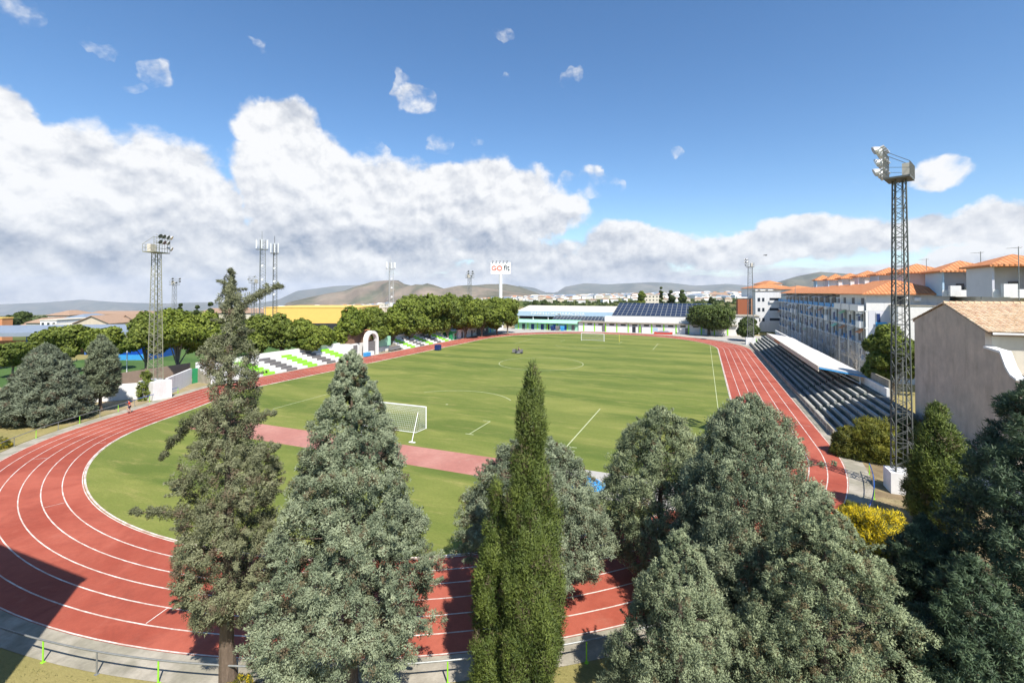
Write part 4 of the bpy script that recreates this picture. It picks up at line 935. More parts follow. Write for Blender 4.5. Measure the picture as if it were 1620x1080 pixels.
# old house with blank weathered gable
t = thing('old_house', 'old house with a big blank stained gable wall and clay tile roof', 'house', (54, -41.3, 0)); gx = 54.0
yN, yA, yF = -48.0, -41.2, -34.3
W('gable_wall', 'stain', t, lambda q: q.ext([(yN, -1), (yF, -1), (yF, 12.55), (yA, 14.35), (yN, 12.35)], 'x', gx, gx+.4))
W('side_wall', 'stain', t, lambda q: q.ext([(-52.1, -1), (yN-.003, -1), (yN-.003, 11.0), (-50.2, 10.85), (-50.9, 9.8), (-51.5, 9.3), (-52.1, 9.1)], 'x', gx-.002, gx+.35))
W('coping', 'plainwhite', t, lambda q: q.ext([(yN-.003, 11.0), (-50.2, 10.85), (-50.9, 9.8), (-51.5, 9.3), (-52.25, 9.1), (-52.25, 9.25), (-51.55, 9.45), (-51.0, 9.95), (-50.3, 11.02), (yN-.003, 11.17)], 'x', gx-.12, gx+.55))
W('front_wall', 'cream', t, lambda q: q.box(gx+.41, gx+14, yN, yN+.3, -1, 12.25))
W('rear_wall', 'cream', t, lambda q: q.box(gx+.41, gx+14, yF-.3, yF, -1, 12.4))
W('eave_beam', 'brown', t, lambda q: q.box(gx+.42, gx+14, yN-.25, yN-.003, 12.0, 12.22)); W('gutter', 'plainwhite', t, lambda q: q.tube((gx+.2, yN-.62, 12.2), (gx+14, yN-.62, 12.2), .09, 8))
o = W('window', 'brick', t, lambda q: (q.box(gx+2.6, gx+3.0, yN-.2, yN-.003, 8.7, 11.8), q.box(gx+3.001, gx+6.6, yN-.2, yN-.003, 11.3, 11.8)))
W('pane', 'dark', o, lambda q: q.box(gx+3.001, gx+6.6, yN-.05, yN-.004, 8.7, 11.299)); W('shutter', 'plainwhite', o, lambda q: q.box(gx+3.05, gx+6.5, yN-.12, yN-.06, 10.5, 11.25))
W('window_bars', 'plainwhite', o, lambda q: [q.box(gx+3.4+.9*k, gx+3.46+.9*k, yN-.14, yN-.125, 8.75, 10.49) for k in range(4)]+[q.box(gx+3.05, gx+6.5, yN-.16, yN-.142, 9.0+.55*k, 9.06+.55*k) for k in range(3)])
W('pier', 'brick', t, lambda q: q.box(gx+.1, gx+.6, -52.0, -51.5, 7.6, 9.05)); W('terrace_floor', 'cream', t, lambda q: q.box(gx+.36, gx+14, -52.0, yN-.004, 7.3, 7.58))
W('balustrade', 'plainwhite', t, lambda q: [q.box(gx+.61, gx+10, -51.95, -51.7, 8.55, 8.72), q.box(gx+.61, gx+10, -51.95, -51.7, 7.59, 7.72)]+[q.tube((gx+.9+.38*k, -51.82, 7.72), (gx+.9+.38*k, -51.82, 8.55), .11, 6, .07) for k in range(22)])
def barreltiles(name, parent, x0, x1, ya, za, yb, zb, pitch=.27, course=.42, m=None, seed=1):
    rs = np.random.RandomState(seed); ncol = int((x1-x0)/pitch); Ls = math.hypot(yb-ya, zb-za); nr = int(Ls/course); ny, nz = -(zb-za)/Ls, (yb-ya)/Ls
    if nz < 0: ny, nz = -ny, -nz
    vs = []; fs = []; tint = []
    K = 5
    for c in range(ncol):
        for r in range(nr):
            base = len(vs); jit = rs.rand()*.03; sh = (rs.rand()-.5)*.02; tt = rs.rand()
            for (s, rr, lift) in ((r*course-.04, pitch*.56, .05+jit), ((r+1)*course, pitch*.46, .0)):
                s = min(s, Ls)
                for k in range(K+1):
                    a = pi*k/K; xx = x0+pitch*(c+.5)+sh-rr*cos(a); h = .02+lift+rr*.75*sin(a)
                    vs.append((xx, ya+(yb-ya)*s/Ls+ny*h, za+(zb-za)*s/Ls+nz*h))
            for k in range(K): fs.append((base+k, base+k+1, base+K+1+k+1, base+K+1+k)); tint.append(tt)
            fs.append(tuple(range(base, base+K+1))); tint.append(tt)
    q = MB(); q.add(vs, fs); o = obj(name, q, m, parent, True)
    at = o.data.attributes.new('tint', 'FLOAT', 'FACE'); at.data.foreach_set('value', tint); return o
def clay():
    m = bpy.data.materials.new('clay barrel tiles'); m.use_nodes = True; x = NX(m.node_tree); b = x.n['Principled BSDF']; b.inputs['Roughness'].default_value = .9
    at = x.new('ShaderNodeAttribute', attribute_name='tint').outputs['Fac']; co = x.new('ShaderNodeTexCoord').outputs['Object']
    c = x.mix(at, (.60, .42, .26), (.76, .62, .44)); c = x.mix(x.mr(at, .80, .95, 0., .6, False), c, (.40, .17, .09))
    c = x.mix(x.mr(x.noise(co, 2, 6, .7), .5, .75, 0., .6), c, (.30, .24, .17)); x.put(b.inputs['Base Color'], c); return m
M['clay'] = clay()
W('roof', 'tilebrown', t, lambda q: q.ext([(yN-.55, 12.14), (yA, 14.28), (yF+.5, 12.3), (yF+.5, 12.42), (yA, 14.42), (yN-.55, 12.26)], 'x', gx+.02, gx+14))
barreltiles('roof_tiles', t, gx-.12, gx+14, yN-.6, 12.28, yA, 14.45, m='clay')
barreltiles('roof_tiles', t, gx-.12, gx+14, yF+.55, 12.4, yA, 14.45, m='clay', seed=4)
W('ridge_tiles', 'clay', t, lambda q: [q.tube((gx-.1+.45*k, yA, 14.52), (gx+.4+.45*k, yA, 14.50), .17, 8, .13) for k in range(31)])
barreltiles('porch_tiles', t, gx+.1, gx+8, -53.4, 6.6, -52.02, 7.3, m='clay', seed=9)
W('handrail', 'steel', t, lambda q: (q.tube((gx-.25, -47, 3.3), (gx-.25, -41, 3.0), .03, 5), q.tube((gx-.25, -44.5, 1.0), (gx-.25, -44.5, 3.1), .03, 5)))
t = thing('neighbouring_building', 'tall plain building left of the viewpoint whose shadow lies on the track', 'building', (12.0, -92.3, 0))
q = MB(); q.box(-34, 0, -22, 0, 0, 17.6); obj('wall', q, 'cream', t); q = MB(); q.box(-34.2, .1, -22.2, .1, 17.6, 17.9); obj('parapet', q, 'conc', t)
for k in range(5):
    for i in range(8): q = MB(); q.box(-31+i*4, -29.6+i*4, .003, .08, 1.2+3.3*k, 2.6+3.3*k); obj('window', q, 'glass', t)

# netting and bare scrub behind the canopy
nf_ = thing('ball_net_fence', 'tall ragged grey ball netting on poles behind the terrace canopy', 'fence', (56.2, -24, 0)); q = MB()
for k in range(12): qq = MB(); qq.tube((0, k*6.0, 0), (0, k*6.0, 7.6+.4*sin(k*2)), .06, 5); obj('pole', qq, 'steel', nf_)
rs = random.Random(2)
for k in range(11):
    y0 = k*6.0
    for j in range(14): a = y0+6*j/14; q.tube((0, a, 2.5), (.05*sin(j), a+.1, 7.3+.3*sin(k+j*.3)), .018, 3)
    for j in range(12): z = 2.6+.4*j; q.tube((0, y0, z+.1*sin(k)), (.1, y0+3, z-.15), .018, 3); q.tube((.1, y0+3, z-.15), (0, y0+6, z+.1*sin(k+1)), .018, 3)
obj('netting', q, 'wire', nf_)

# ------------------------------------------------------------------ left background
t = thing('grey_roof_canopy', 'long grey sheet metal canopy roof stretching along the left background', 'canopy', (0, 0, 0)); xa, ya = G(-60, 112); xb, yb = G(222, 118)
t.location = (xa, ya, 0); t.rotation_euler[2] = atan2(yb-ya, xb-xa); Lc = math.hypot(xb-xa, yb-ya)
q = MB(); q.ext([(-2, 5.0), (9, 6.9), (9, 7.05), (-2, 5.9)], 'x', 0, Lc); obj('roof', q, 'greyroof', t)
for i in range(7): q = MB(); q.box(Lc*i/6.05, Lc*i/6.05+.4, 1, 1.4, -1, 5.5); obj('column', q, 'blue', t)
q = MB(); q.box(0, Lc, 7.5, 8, -1, 3.2); obj('low_wall', q, 'orangewall', t)
hz = [('house', 'beige gabled house end standing right of centre in the left background', 118, 150, 56, (500, 512), 24, 'beige', 'end', 'tilebrown', 3),
      ('house', 'cream gabled hall at the right of the left background houses', 187, 160, 27, (499, 508), 26, 'cream', 'end', 'tilebrown', 1),
      ('house', 'brown roofed long house behind the cream gabled hall', 196, 190, 48, (495, 502), 16, 'cream', 'gable', 'tilebrown', 5),
      ('house', 'pale house with stepped white front near the left edge', 64, 158, 26, (502, 507), 14, 'white', 'flat', 'cream', 3),
      ('house', 'cream house with brown hip roof left of the stepped white house', 42, 165, 26, (504, 511), 14, 'cream', 'hip', 'tilebrown', 3),
      ('house', 'house with raised dark open loft and brown gable roof', 76, 185, 34, (492, 499), 12, 'cream', 'hip', 'tilebrown', 3),
      ('house', 'grey roofed house between the loft house and the beige gable', 98, 172, 36, (498, 505), 14, 'white', 'hip', 'greyroof', 3),
      ('house', 'low brown roofed cottage beside the orange block', 13, 170, 28, (513, 521), 12, 'white', 'hip', 'tilebrown', 2),
      ('house', 'orange brick block with yellow cornice at the left edge', -40, 140, 44, (501, 504), 3, 'orangewall', 'flat', 'yellow', 0),
      ('house', 'small white annexe below the beige gabled house', 86, 150, 32, (512, 514), 10, 'white', 'flat', 'cream', 4),
      ('house', 'brown roofed long building left of the telecom masts', 318, 200, 110, (489, 495), 14, 'cream', 'gable', 'tilebrown', 6),
      ('house', 'far pale terrace of houses with pinkish roofs behind the halls', 140, 260, 90, (493, 497), 14, 'cream', 'gable', 'tilebrown', 10)]
for (n_, lb_, px, d, wd, rows, dep_, m_, rf_, rm_, wn) in hz: gbox(n_, lb_, px, d, wd, rows, dep_, m_, rf_, rm_, wins=wn)
t = gbox('warehouse', 'long yellow clad warehouse behind the plane trees under the telecom masts', 418, 185, 148, (486, 487), 30, 'yellow', 'flat', 'yellow', cat='warehouse')
q = MB(); q.box(6, 30, -.1, -.003, -1, 3.4); obj('dark_front', q, 'dark', t)
t = gbox('warehouse', 'white annexe at the right end of the yellow warehouse', 548, 178, 30, (495, 496), 14, 'white', 'flat', 'white', cat='warehouse', wins=3)
gbox('warehouse', 'low cream warehouse roof between the plane trees and the yellow warehouse', 575, 215, 60, (485, 487), 20, 'cream', 'flat', 'cream', cat='warehouse')
# five a side court
cp = [G(150, 72), G(215, 100), G(560, 170), G(420, 92)]
cp = [(-52.5, -58), (-52.5, 40), (-100, 40), (-100, -58)]
sheet('artificial_turf', cp, .012, 'turf')
wl = wall('low white panel fence along the artificial turf behind the plane trees', [(-54, -40), (-54, 30)], 1.5, .1, 'plainwhite', name='panel_fence', cat='fence')
t = thing('water_play_pool', 'blue and white padel court surround beyond the olive mast', 'court', (*G(178, 108), 0), YAW)
q = MB(); q.box(0, 8, 0, 10, 0, .2); obj('floor', q, 'bright', t)
for (a, b_, c, d2) in ((0, 8, 10, 10.1), (-.1, 0, 0, 10), (8, 8.1, 0, 10)): q = MB(); q.box(a, b_, c, d2, 0, 3.0); obj('panel', q, 'blue', t)
q = MB(); q.box(.1, 7.9, 0, .1, .201, 1.2); obj('low_panel', q, 'bright', t)
for i, (px, top, d, lb_) in enumerate([(202, 548, 88, 'white lamp pole on the artificial turf left of the olive mast'), (571, 520, 130, 'thin white pole among the plane trees near the arch'), (508, 520, 118, 'white pole standing over the panel fence'), (483, 540, 112, 'short white pole beyond the first stand')]):
    x, y = G(px, d); t = thing('lamp_pole', lb_, 'pole', (x, y, 0)); h = ZR(top, d); q = MB(); q.tube((0, 0, 0), (0, 0, h), .11, 6, .07); obj('pole', q, 'plainwhite', t); q = MB(); q.box(-.5, .5, -.2, .2, h, h+.3); obj('lamp', q, 'lamp', t)
for i in range(9):
    px = 548+13*i; x, y = G(px, 118+i*3); t = thing('flag_pole', ORD[i]+' bare flag pole from the left behind the brown wall and arch', 'pole', (x, y, 0), 0, 'bare poles behind the arch'); q = MB(); q.tube((0, 0, 0), (0, 0, 7.5+(i % 3)), .06, 5); obj('pole', q, 'plainwhite', t); q = MB(); q.blob((0, 0, 7.6+(i % 3)), (.12, .12, .12), 6, 4); obj('finial', q, 'plainwhite', t)

# ------------------------------------------------------------------ far town
def hb_(q, x, y, z, w_, d__, h, a, roof):
    ca, sa = cos(a), sin(a); f = lambda px, py, pz: (x+px*ca-py*sa, y+px*sa+py*ca, z+pz)
    q.cur = 0 if random.random() < .75 else 2
    q.add([f(-w_, -d__, -3), f(w_, -d__, -3), f(w_, d__, -3), f(-w_, d__, -3), f(-w_, -d__, h), f(w_, -d__, h), f(w_, d__, h), f(-w_, d__, h)], [(0, 1, 5, 4), (1, 2, 6, 5), (2, 3, 7, 6), (3, 0, 4, 7)])
    q.cur = roof; q.add([f(-w_*1.05, -d__*1.1, h-.1), f(w_*1.05, -d__*1.1, h-.1), f(w_*1.05, d__*1.1, h-.1), f(-w_*1.05, d__*1.1, h-.1), f(-w_*.6, 0, h+d__*.4), f(w_*.6, 0, h+d__*.4)], [(0, 1, 5, 4), (1, 2, 5), (2, 3, 4, 5), (3, 0, 4)])
random.seed(21)
q = MB(); cnt = 0
for k in range(3200):
    px = random.uniform(820, 1260) if random.random() < .62 else random.uniform(330, 900)
    u = (px-810)/F; d = random.uniform(1.0, 1.0)*(1150+3000*random.random()**1.1) if px > 800 else random.uniform(1200, 4500)
    if px < 800 and random.random() < .35: continue
    if px > 1000: d = random.uniform(1050, 2500)
    x, y = G(px, d); zt_ = tz(x, y)
    s = random.uniform(4, 9) if random.random() < .96 else random.uniform(10, 20)
    hb_(q, x, y, zt_, s, s*random.uniform(.5, .8), random.uniform(4, 9) if s < 10 else random.uniform(6, 10), random.uniform(-.6, .6)+YAW, random.choice((0, 2, 1, 4, 4, 3 if random.random() < .3 else 1)))
o = obj('far_town', q, ['white', 'tilebrown', 'cream', 'tile', 'greyroof']); tag(o, 'distant town of small white houses below the mountains', 'town', None, 'stuff')
hn = 0
for i in range(20):
    px = 838+16.5*i+random.uniform(-3, 3); d = random.uniform(640, 860) if px > 1010 else random.uniform(700, 950)
    if 985 < px < 1120 and d < 560: d += 180
    x, y = G(px, d); z = tz(x, y); s = random.uniform(4, 7); t = thing('town_house', '', 'house', (x, y, z), YAW+random.uniform(-.5, .5), 'white houses on the near edge of the far town')
    t['label'] = ORD[i]+' small pale house from the left on the near edge of the far town'
    w_, dd = s, s*.7; h = random.uniform(4, 7); q = MB(); q.box(-w_, w_, -dd, dd, -3, h); obj('wall', q, random.choice(['white', 'cream', 'white', 'beige']), t); q = MB(); q.hip(-w_-.3, w_+.3, -dd-.3, dd+.3, h+.2, h+2); obj('roof', q, 'tilebrown', t)

#@@TREES
# ------------------------------------------------------------------ vegetation
def trimesh(name, V, tint, m, parent=None, nv=3, nrm=None):
    n = len(V)//nv; me = bpy.data.meshes.new(name)
    me.vertices.add(len(V)); me.vertices.foreach_set('co', np.ascontiguousarray(V, dtype=np.float32).ravel())
    me.loops.add(len(V)); me.loops.foreach_set('vertex_index', np.arange(len(V), dtype=np.int32))
    me.polygons.add(n); me.polygons.foreach_set('loop_start', np.arange(0, len(V), nv, dtype=np.int32))
    me.update(calc_edges=True)
    at = me.attributes.new('tint', 'FLOAT', 'FACE'); at.data.foreach_set('value', np.asarray(tint, dtype=np.float32))
    if nrm is not None: an = me.attributes.new('puff', 'FLOAT_VECTOR', 'FACE'); an.data.foreach_set('vector', np.ascontiguousarray(nrm, dtype=np.float32).ravel())
    me.materials.append(M[m]); return link(name, me, parent)
def unit(a): return a/np.maximum(np.linalg.norm(a, axis=1, keepdims=True), 1e-9)
def blades(rs, C, out_dir, cr, K, L, Wd, up, outw, tint, rnd=.9, stretch=1.):
    """K leaf slivers around each clump centre C; returns vertices and tints"""
    n = len(C); C2 = np.repeat(C, K, 0); O = np.repeat(out_dir, K, 0)
    r = unit(rs.normal(size=(n*K, 3))+O*.35+np.array([0, 0, .15])); rad = np.repeat(cr, K)[:, None]*(rs.rand(n*K, 1)**.4)
    off = r*rad; off[:, 2] *= stretch
    P = C2+off
    nn = unit(r*.75+O*.5+np.array([0, 0, .2])+rs.normal(size=(n*K, 3))*.25)
    d = unit(O*outw*.3+np.array([0, 0, up*.5])+rs.normal(size=(n*K, 3))*.6+r*.45)
    side = unit(np.cross(d, unit(nn+rs.normal(size=(n*K, 3))*.45)))
    l = L*(.6+.8*rs.rand(n*K, 1)); w_ = Wd*(.7+.6*rs.rand(n*K, 1))
    V = np.empty((n*K, 3, 3)); V[:, 0] = P-side*w_/2; V[:, 1] = P+side*w_/2; V[:, 2] = P+d*l
    t = np.repeat(tint, K)+rs.normal(size=n*K)*.07
    global NRM
    NRM = nn
    return V.reshape(-1, 3), t
class Lump:
    def __init__(s, rs, ka=5, kt=5, n=12):
        s.a = rs.randint(1, ka+1, n); s.t = rs.rand(n)*kt*2+1; s.p = rs.rand(n)*6.28; s.q = rs.rand(n)*6.28; s.n = n
    def __call__(s, az, t):
        v = 0
        for i in range(s.n): v = v+np.sin(s.a[i]*az+s.p[i])*np.sin(s.t[i]*t*3.14+s.q[i])
        return v/s.n*2.2
def conifer(kind, label, px, d, top, R, prof, z0, mt, seed, ncl=1500, K=75, L=.17, Wd=.055, up=.5, outw=.7, cr=.30, ka=6, kt=7, lump=.28, hole=-.35, brown=.04, group=None, base=0., lean=(0, 0), stretch=1., pos=None, cat='tree', limbs=46, trunkr=.2, extras=(), inner=.22, H=None, br=.62, sprays=1.):
    rs = np.random.RandomState(seed); x, y = pos or G(px, d); H = (ZR(top, d)-base) if H is None else H
    t = thing(kind, label, cat, (x, y, base), 0, group)
    pt = np.array([p[0] for p in prof]); pr = np.array([p[1] for p in prof])*R
    tt = np.linspace(0, 1, 400); rr = np.interp(tt, pt, pr); cdf = np.cumsum(rr+R*.05); cdf /= cdf[-1]
    N = ncl*3; u = rs.rand(N); t_ = np.interp(u, cdf, tt); az = rs.rand(N)*2*pi
    LA = Lump(rs, ka, kt); LB = Lump(rs, ka+5, kt*2)
    l1, l2 = LA(az, t_), LB(az, t_)
    nb = int(5.5*R*(H-z0)/(br*br)/2.2); q = rs.rand(nb); tb = np.interp(q, cdf, tt); ab = rs.rand(nb)*2*pi
    rl_ = np.interp(t_, pt, pr); dd_ = np.full(N, 9.)
    for j in range(nb):
        da = np.abs((az-ab[j]+pi) % (2*pi)-pi)*rl_; dt = (t_-tb[j])*(H-z0)/stretch**.7; dd_ = np.minimum(dd_, da*da+dt*dt)
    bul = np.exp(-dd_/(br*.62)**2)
    env = rl_*(1+lump*.6*l1+lump*.3*l2)+(bul-.5)*br*.75*np.clip(rl_/(R*.4), .15, 1)
    surf = rs.rand(N) > inner
    keep = (~surf) | ((l2*.6+l1*.5 > hole-.15) & (rs.rand(N) < bul*1.5+.02)) ; keep &= env > .02
    dep = np.where(surf, 1-.20*rs.rand(N)**1.3, .35+.45*rs.rand(N))+rs.normal(size=N)*.02
    rad = env*dep
    z = z0+(H-z0)*t_
    C = np.stack([rad*np.cos(az)+lean[0]*t_, rad*np.sin(az)+lean[1]*t_, z], 1)[keep][:ncl]
    az_, sf, l1k = az[keep][:ncl], surf[keep][:ncl], l1[keep][:ncl]
    crr = cr*(.65+.7*rs.rand(len(C)))*np.clip((rad[keep][:ncl]+.25)/(R*.45), .45, 1)
    O = np.stack([np.cos(az_), np.sin(az_), np.zeros(len(C))+.15], 1)
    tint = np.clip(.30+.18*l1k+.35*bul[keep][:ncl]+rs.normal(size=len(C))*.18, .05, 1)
    bm_ = rs.rand(len(C)) < brown; tint[bm_] = -.6
    V, ti = blades(rs, C, O, crr, K, L, Wd, up, outw, tint, stretch=stretch)
    Vs = [V]; Ts = [ti]; Ns = [NRM]
    # stray sprays that break the outline, and the leader at the tip
    ns = int(sprays*R*H*1.3); tq = np.interp(rs.rand(ns), cdf, tt); aq = rs.rand(ns)*2*pi; rq = np.interp(tq, pt, pr)
    for j in range(ns):
        m_ = 5; q = np.linspace(0, 1, m_); ln_ = (.35+.5*rs.rand())*min(1, R/2.5+.3)*(cr*4)**.5; rr2 = rq[j]*.93+q*ln_*.8; zz2 = z0+(H-z0)*tq[j]+q*ln_*(.15+.6*up*rs.rand())
        B = np.stack([rr2*np.cos(aq[j])+lean[0]*tq[j], rr2*np.sin(aq[j])+lean[1]*tq[j], zz2], 1); O2 = np.tile(np.array([[cos(aq[j]), sin(aq[j]), .3]]), (m_, 1))
        V2, t2 = blades(rs, B, O2, cr*(.75-.5*q), int(K*.55), L, Wd, up, .8, np.full(m_, .35+.4*rs.rand())); Vs.append(V2); Ts.append(t2); Ns.append(NRM)
    q = np.linspace(0, 1, 12); B = np.stack([lean[0]+0*q+rs.normal(size=12)*.04, lean[1]+rs.normal(size=12)*.04, H-(H-z0)*.11*(1-q)-L], 1)
    V2, t2 = blades(rs, B, np.tile(np.array([[0., 0., 1.]]), (12, 1)), cr*(1.25-.95*q), K, L, Wd, up, .3, np.full(12, .5)); Vs.append(V2); Ts.append(t2); Ns.append(NRM)
    for (azx, h0, h1, ln, droop, n_, cw) in extras:       # single branches reaching out of the crown
        q = np.linspace(.15, 1, n_); B = np.stack([np.cos(azx)*ln*q, np.sin(azx)*ln*q, h0+(h1-h0)*q-droop*q*q], 1)+rs.normal(size=(n_, 3))*cw*.3
        O2 = np.tile(np.array([[cos(azx), sin(azx), -.1]]), (n_, 1))
        V2, t2 = blades(rs, B, O2, cw*(1.15-.75*q), K*2, L, Wd, up*.3, .5, np.full(n_, .45)); Vs.append(V2); Ts.append(t2); Ns.append(NRM)
    V = np.concatenate(Vs); ti = np.concatenate(Ts)
    trimesh('foliage', V, ti, mt, t, nrm=np.concatenate(Ns))
    b = MB(); hh = H*.96; n = 9; pts = [(lean[0]*max(0, (k/n*hh-z0)/(H-z0))+.05*sin(k*2.1+seed), lean[1]*max(0, (k/n*hh-z0)/(H-z0))+.05*cos(k*1.7), hh*k/n-.1) for k in range(n+1)]
    b.path(pts, [trunkr*(1.25 if k == 0 else 1)*(1-k/n)+.02 for k in range(n+1)], 9); idx = rs.choice(len(C), min(limbs, len(C)), replace=False)
    for i in idx:
        c = C[i]; zz = max(z0*.8, c[2]-.45*math.hypot(c[0], c[1])); tq = max(0, (zz-z0)/(H-z0)); p0 = (lean[0]*tq, lean[1]*tq, zz); md = ((p0[0]+c[0])/2, (p0[1]+c[1])/2, (zz+c[2])/2-.08)
        b.path([p0, md, tuple(c*.97)], [.05, .032, .012], 5)
    for (azx, h0, h1, ln, droop, n_, cw) in extras:
        pp = [(cos(azx)*ln*q, sin(azx)*ln*q, h0+(h1-h0)*q-droop*q*q) for q in np.linspace(0, .97, 7)]; b.path(pp, [.06-.007*k for k in range(7)], 5)
    obj('trunk', b, 'bark', t); return t
CONE = [(0, .55), (.06, .85), (.15, 1), (.35, .86), (.6, .58), (.8, .34), (.93, .16), (1, .01)]
FAT = [(0, .6), (.08, .9), (.2, 1), (.45, .93), (.65, .78), (.82, .52), (.93, .28), (1, .03)]
COLM = [(0, .6), (.1, .9), (.3, 1), (.5, .92), (.68, .70), (.82, .44), (.93, .2), (1, .02)]
# foreground row, left to right
conifer('shaggy_conifer', 'tall ragged olive brown conifer with bare lower trunk and drooping side branches', 364, 18.7, 424, 1.8,
        [(0, .35), (.05, .7), (.15, .98), (.3, .85), (.42, .95), (.50, .62), (.6, .45), (.70, .44), (.78, .42), (.84, .22), (.9, .17), (.96, .10), (1, .02)], 2.6, 'shagleaf', 3, ncl=1890, K=80, L=0.080, Wd=0.031, up=-.15, outw=.5, cr=0.167, lump=.42, hole=-.02, brown=.12, stretch=1.25, trunkr=.27, sprays=2.2,
        extras=[(YAW+.15, 14.6, 16.1, 1.9, .3, 20, .25), (YAW+pi-.2, 10.2, 12.0, 3.2, 3.3, 34, .27), (YAW+pi+.25, 6.3, 8.0, 3.2, .9, 30, .26), (YAW-.05, 9.9, 11.0, 1.8, .3, 16, .24), (YAW-.1, 8.4, 9.9, 2.1, .4, 18, .24), (YAW+pi-.1, 4.8, 5.6, 2.3, .6, 18, .26), (YAW+pi, 12.7, 13.2, 1.2, .1, 6, .2)])
conifer('blue_cypress', 'large broad blue green cypress with pointed tip in front of the near goal', 556, 18.6, 556, 3.55,
        [(0, .62), (.05, .9), (.14, 1), (.3, .86), (.45, .68), (.6, .52), (.75, .37), (.88, .22), (.96, .12), (1, .02)], 1.7, 'blueleaf', 5, ncl=5220, K=69, L=0.076, Wd=0.036, up=.35, cr=0.167, lump=.24, hole=-.30, brown=.06, trunkr=.26, ka=9, kt=9)
conifer('blue_cypress', 'rounded grey green cypress growing behind the slim dark green cypress', 846, 24.5, 688, 3.9,
        [(0, .5), (.07, .8), (.2, 1), (.4, .95), (.6, .80), (.78, .58), (.9, .36), (1, .04)], 1.2, 'blueleaf', 9, ncl=3600, K=56, L=0.096, Wd=0.043, up=.4, cr=0.205, lump=.26, hole=-.3, brown=.08)
conifer('slim_cypress', 'slim dark green columnar cypress standing in the centre foreground', 836, 17.2, 582, .96,
        [(0, .9), (.2, 1), (.4, .98), (.55, .80), (.66, .52), (.78, .40), (.88, .30), (.95, .17), (1, .02)], .4, 'slimleaf', 15, ncl=1800, K=98, L=0.120, Wd=0.030, up=1.7, outw=.25, cr=.20, lump=.20, hole=-.5, brown=.07, stretch=2.4, sprays=.25, ka=9, kt=5, inner=.22, lean=(.15, 0))
conifer('slim_cypress', 'lower green shoulder stem hugging the left side of the slim cypress', 786, 17.6, 765, .74,
        [(0, .9), (.3, 1), (.6, .8), (.8, .5), (.95, .2), (1, .02)], .4, 'slimleaf', 16, ncl=560, K=98, L=0.120, Wd=0.030, up=1.6, outw=.3, cr=.20, lump=.25, hole=-.5, brown=.07, stretch=2.2, sprays=.25, ka=7, kt=5, inner=.22)
conifer('blue_cypress', 'rounded blue green cypress just left of the biggest blue cypress', 1044, 26.5, 643, 3.25, FAT, .6, 'blueleaf', 21, ncl=3060, K=56, L=0.096, Wd=0.043, up=.8, cr=0.205, lump=.17, hole=-.36, brown=.03, stretch=1.3, ka=9)
conifer('blue_cypress', 'biggest blue green cypress right of centre hiding the bend of the track', 1186, 20.5, 626, 3.3,
        [(0, .8), (.15, 1), (.4, .95), (.6, .80), (.75, .63), (.86, .48), (.94, .30), (1, .05)], .5, 'blueleaf', 25, ncl=6600, K=63, L=0.084, Wd=0.037, up=.9, cr=0.180, lump=.2, hole=-.30, brown=.06, stretch=1.5, ka=11, kt=6, inner=.36, extras=[(YAW-.1, 7.6, 8.2, 3.3, 0, 8, .25)])
conifer('blue_cypress', 'spreading lower blue green cypress at the bottom right of the biggest one', 1302, 16.0, 800, 3.2,
        [(0, 1), (.3, 1), (.5, .88), (.65, .70), (.8, .48), (.92, .25), (1, .04)], .3, 'blueleaf', 29, ncl=3780, K=67, L=0.068, Wd=0.032, up=.35, cr=0.155, lump=.3, hole=-.30, brown=.12, ka=9, kt=7)
conifer('blue_cypress', 'low dark blue green cypress at the bottom edge left of the biggest one', 1072, 16.2, 838, 2.5, CONE, .3, 'blueleaf', 33, ncl=2340, K=67, L=0.068, Wd=0.032, up=.8, cr=0.149, lump=.2, hole=-.3, brown=.03, ka=9, stretch=1.3)
conifer('green_conifer', 'narrow bright tipped green conifer before the blank gable house', 1480, 30.5, 640, 1.5, COLM, .3, 'slimleaf', 37, ncl=1000, K=62, L=0.191, Wd=0.056, up=1.2, outw=.5, cr=.30, lump=.26, hole=-.4, brown=.03, stretch=1.7, sprays=.3)
conifer('dark_conifer', 'very dark spreading conifer filling the right edge of the foreground', 1676, 17.5, 560, 3.4,
        [(0, .9), (.2, 1), (.45, .92), (.6, .78), (.75, .58), (.88, .35), (1, .03)], .3, 'darkleaf', 41, ncl=4140, K=44, L=0.152, Wd=0.043, up=.5, outw=.8, cr=0.198, lump=.36, hole=-.15, brown=.03, ka=7, kt=8)
conifer('dark_conifer', 'lower dark conifer with pale spiky tips at the bottom right corner', 1535, 14.6, 880, 2.1,
        [(0, .9), (.2, 1), (.5, .85), (.7, .6), (.85, .35), (1, .03)], .2, 'darkleaf', 45, ncl=2340, K=44, L=0.129, Wd=0.035, up=.7, outw=.8, cr=0.155, lump=.4, hole=-.15, brown=.04, ka=7, kt=8)
conifer('dark_conifer', 'small dark spiky conifer between the yellow broom and the right edge', 1455, 20.0, 812, 1.7,
        [(0, .9), (.2, 1), (.5, .85), (.7, .6), (.85, .35), (1, .03)], .2, 'darkleaf', 47, ncl=1620, K=44, L=0.152, Wd=0.039, up=.8, outw=.7, cr=0.174, lump=.36, hole=-.2, brown=.03, ka=7, kt=7)
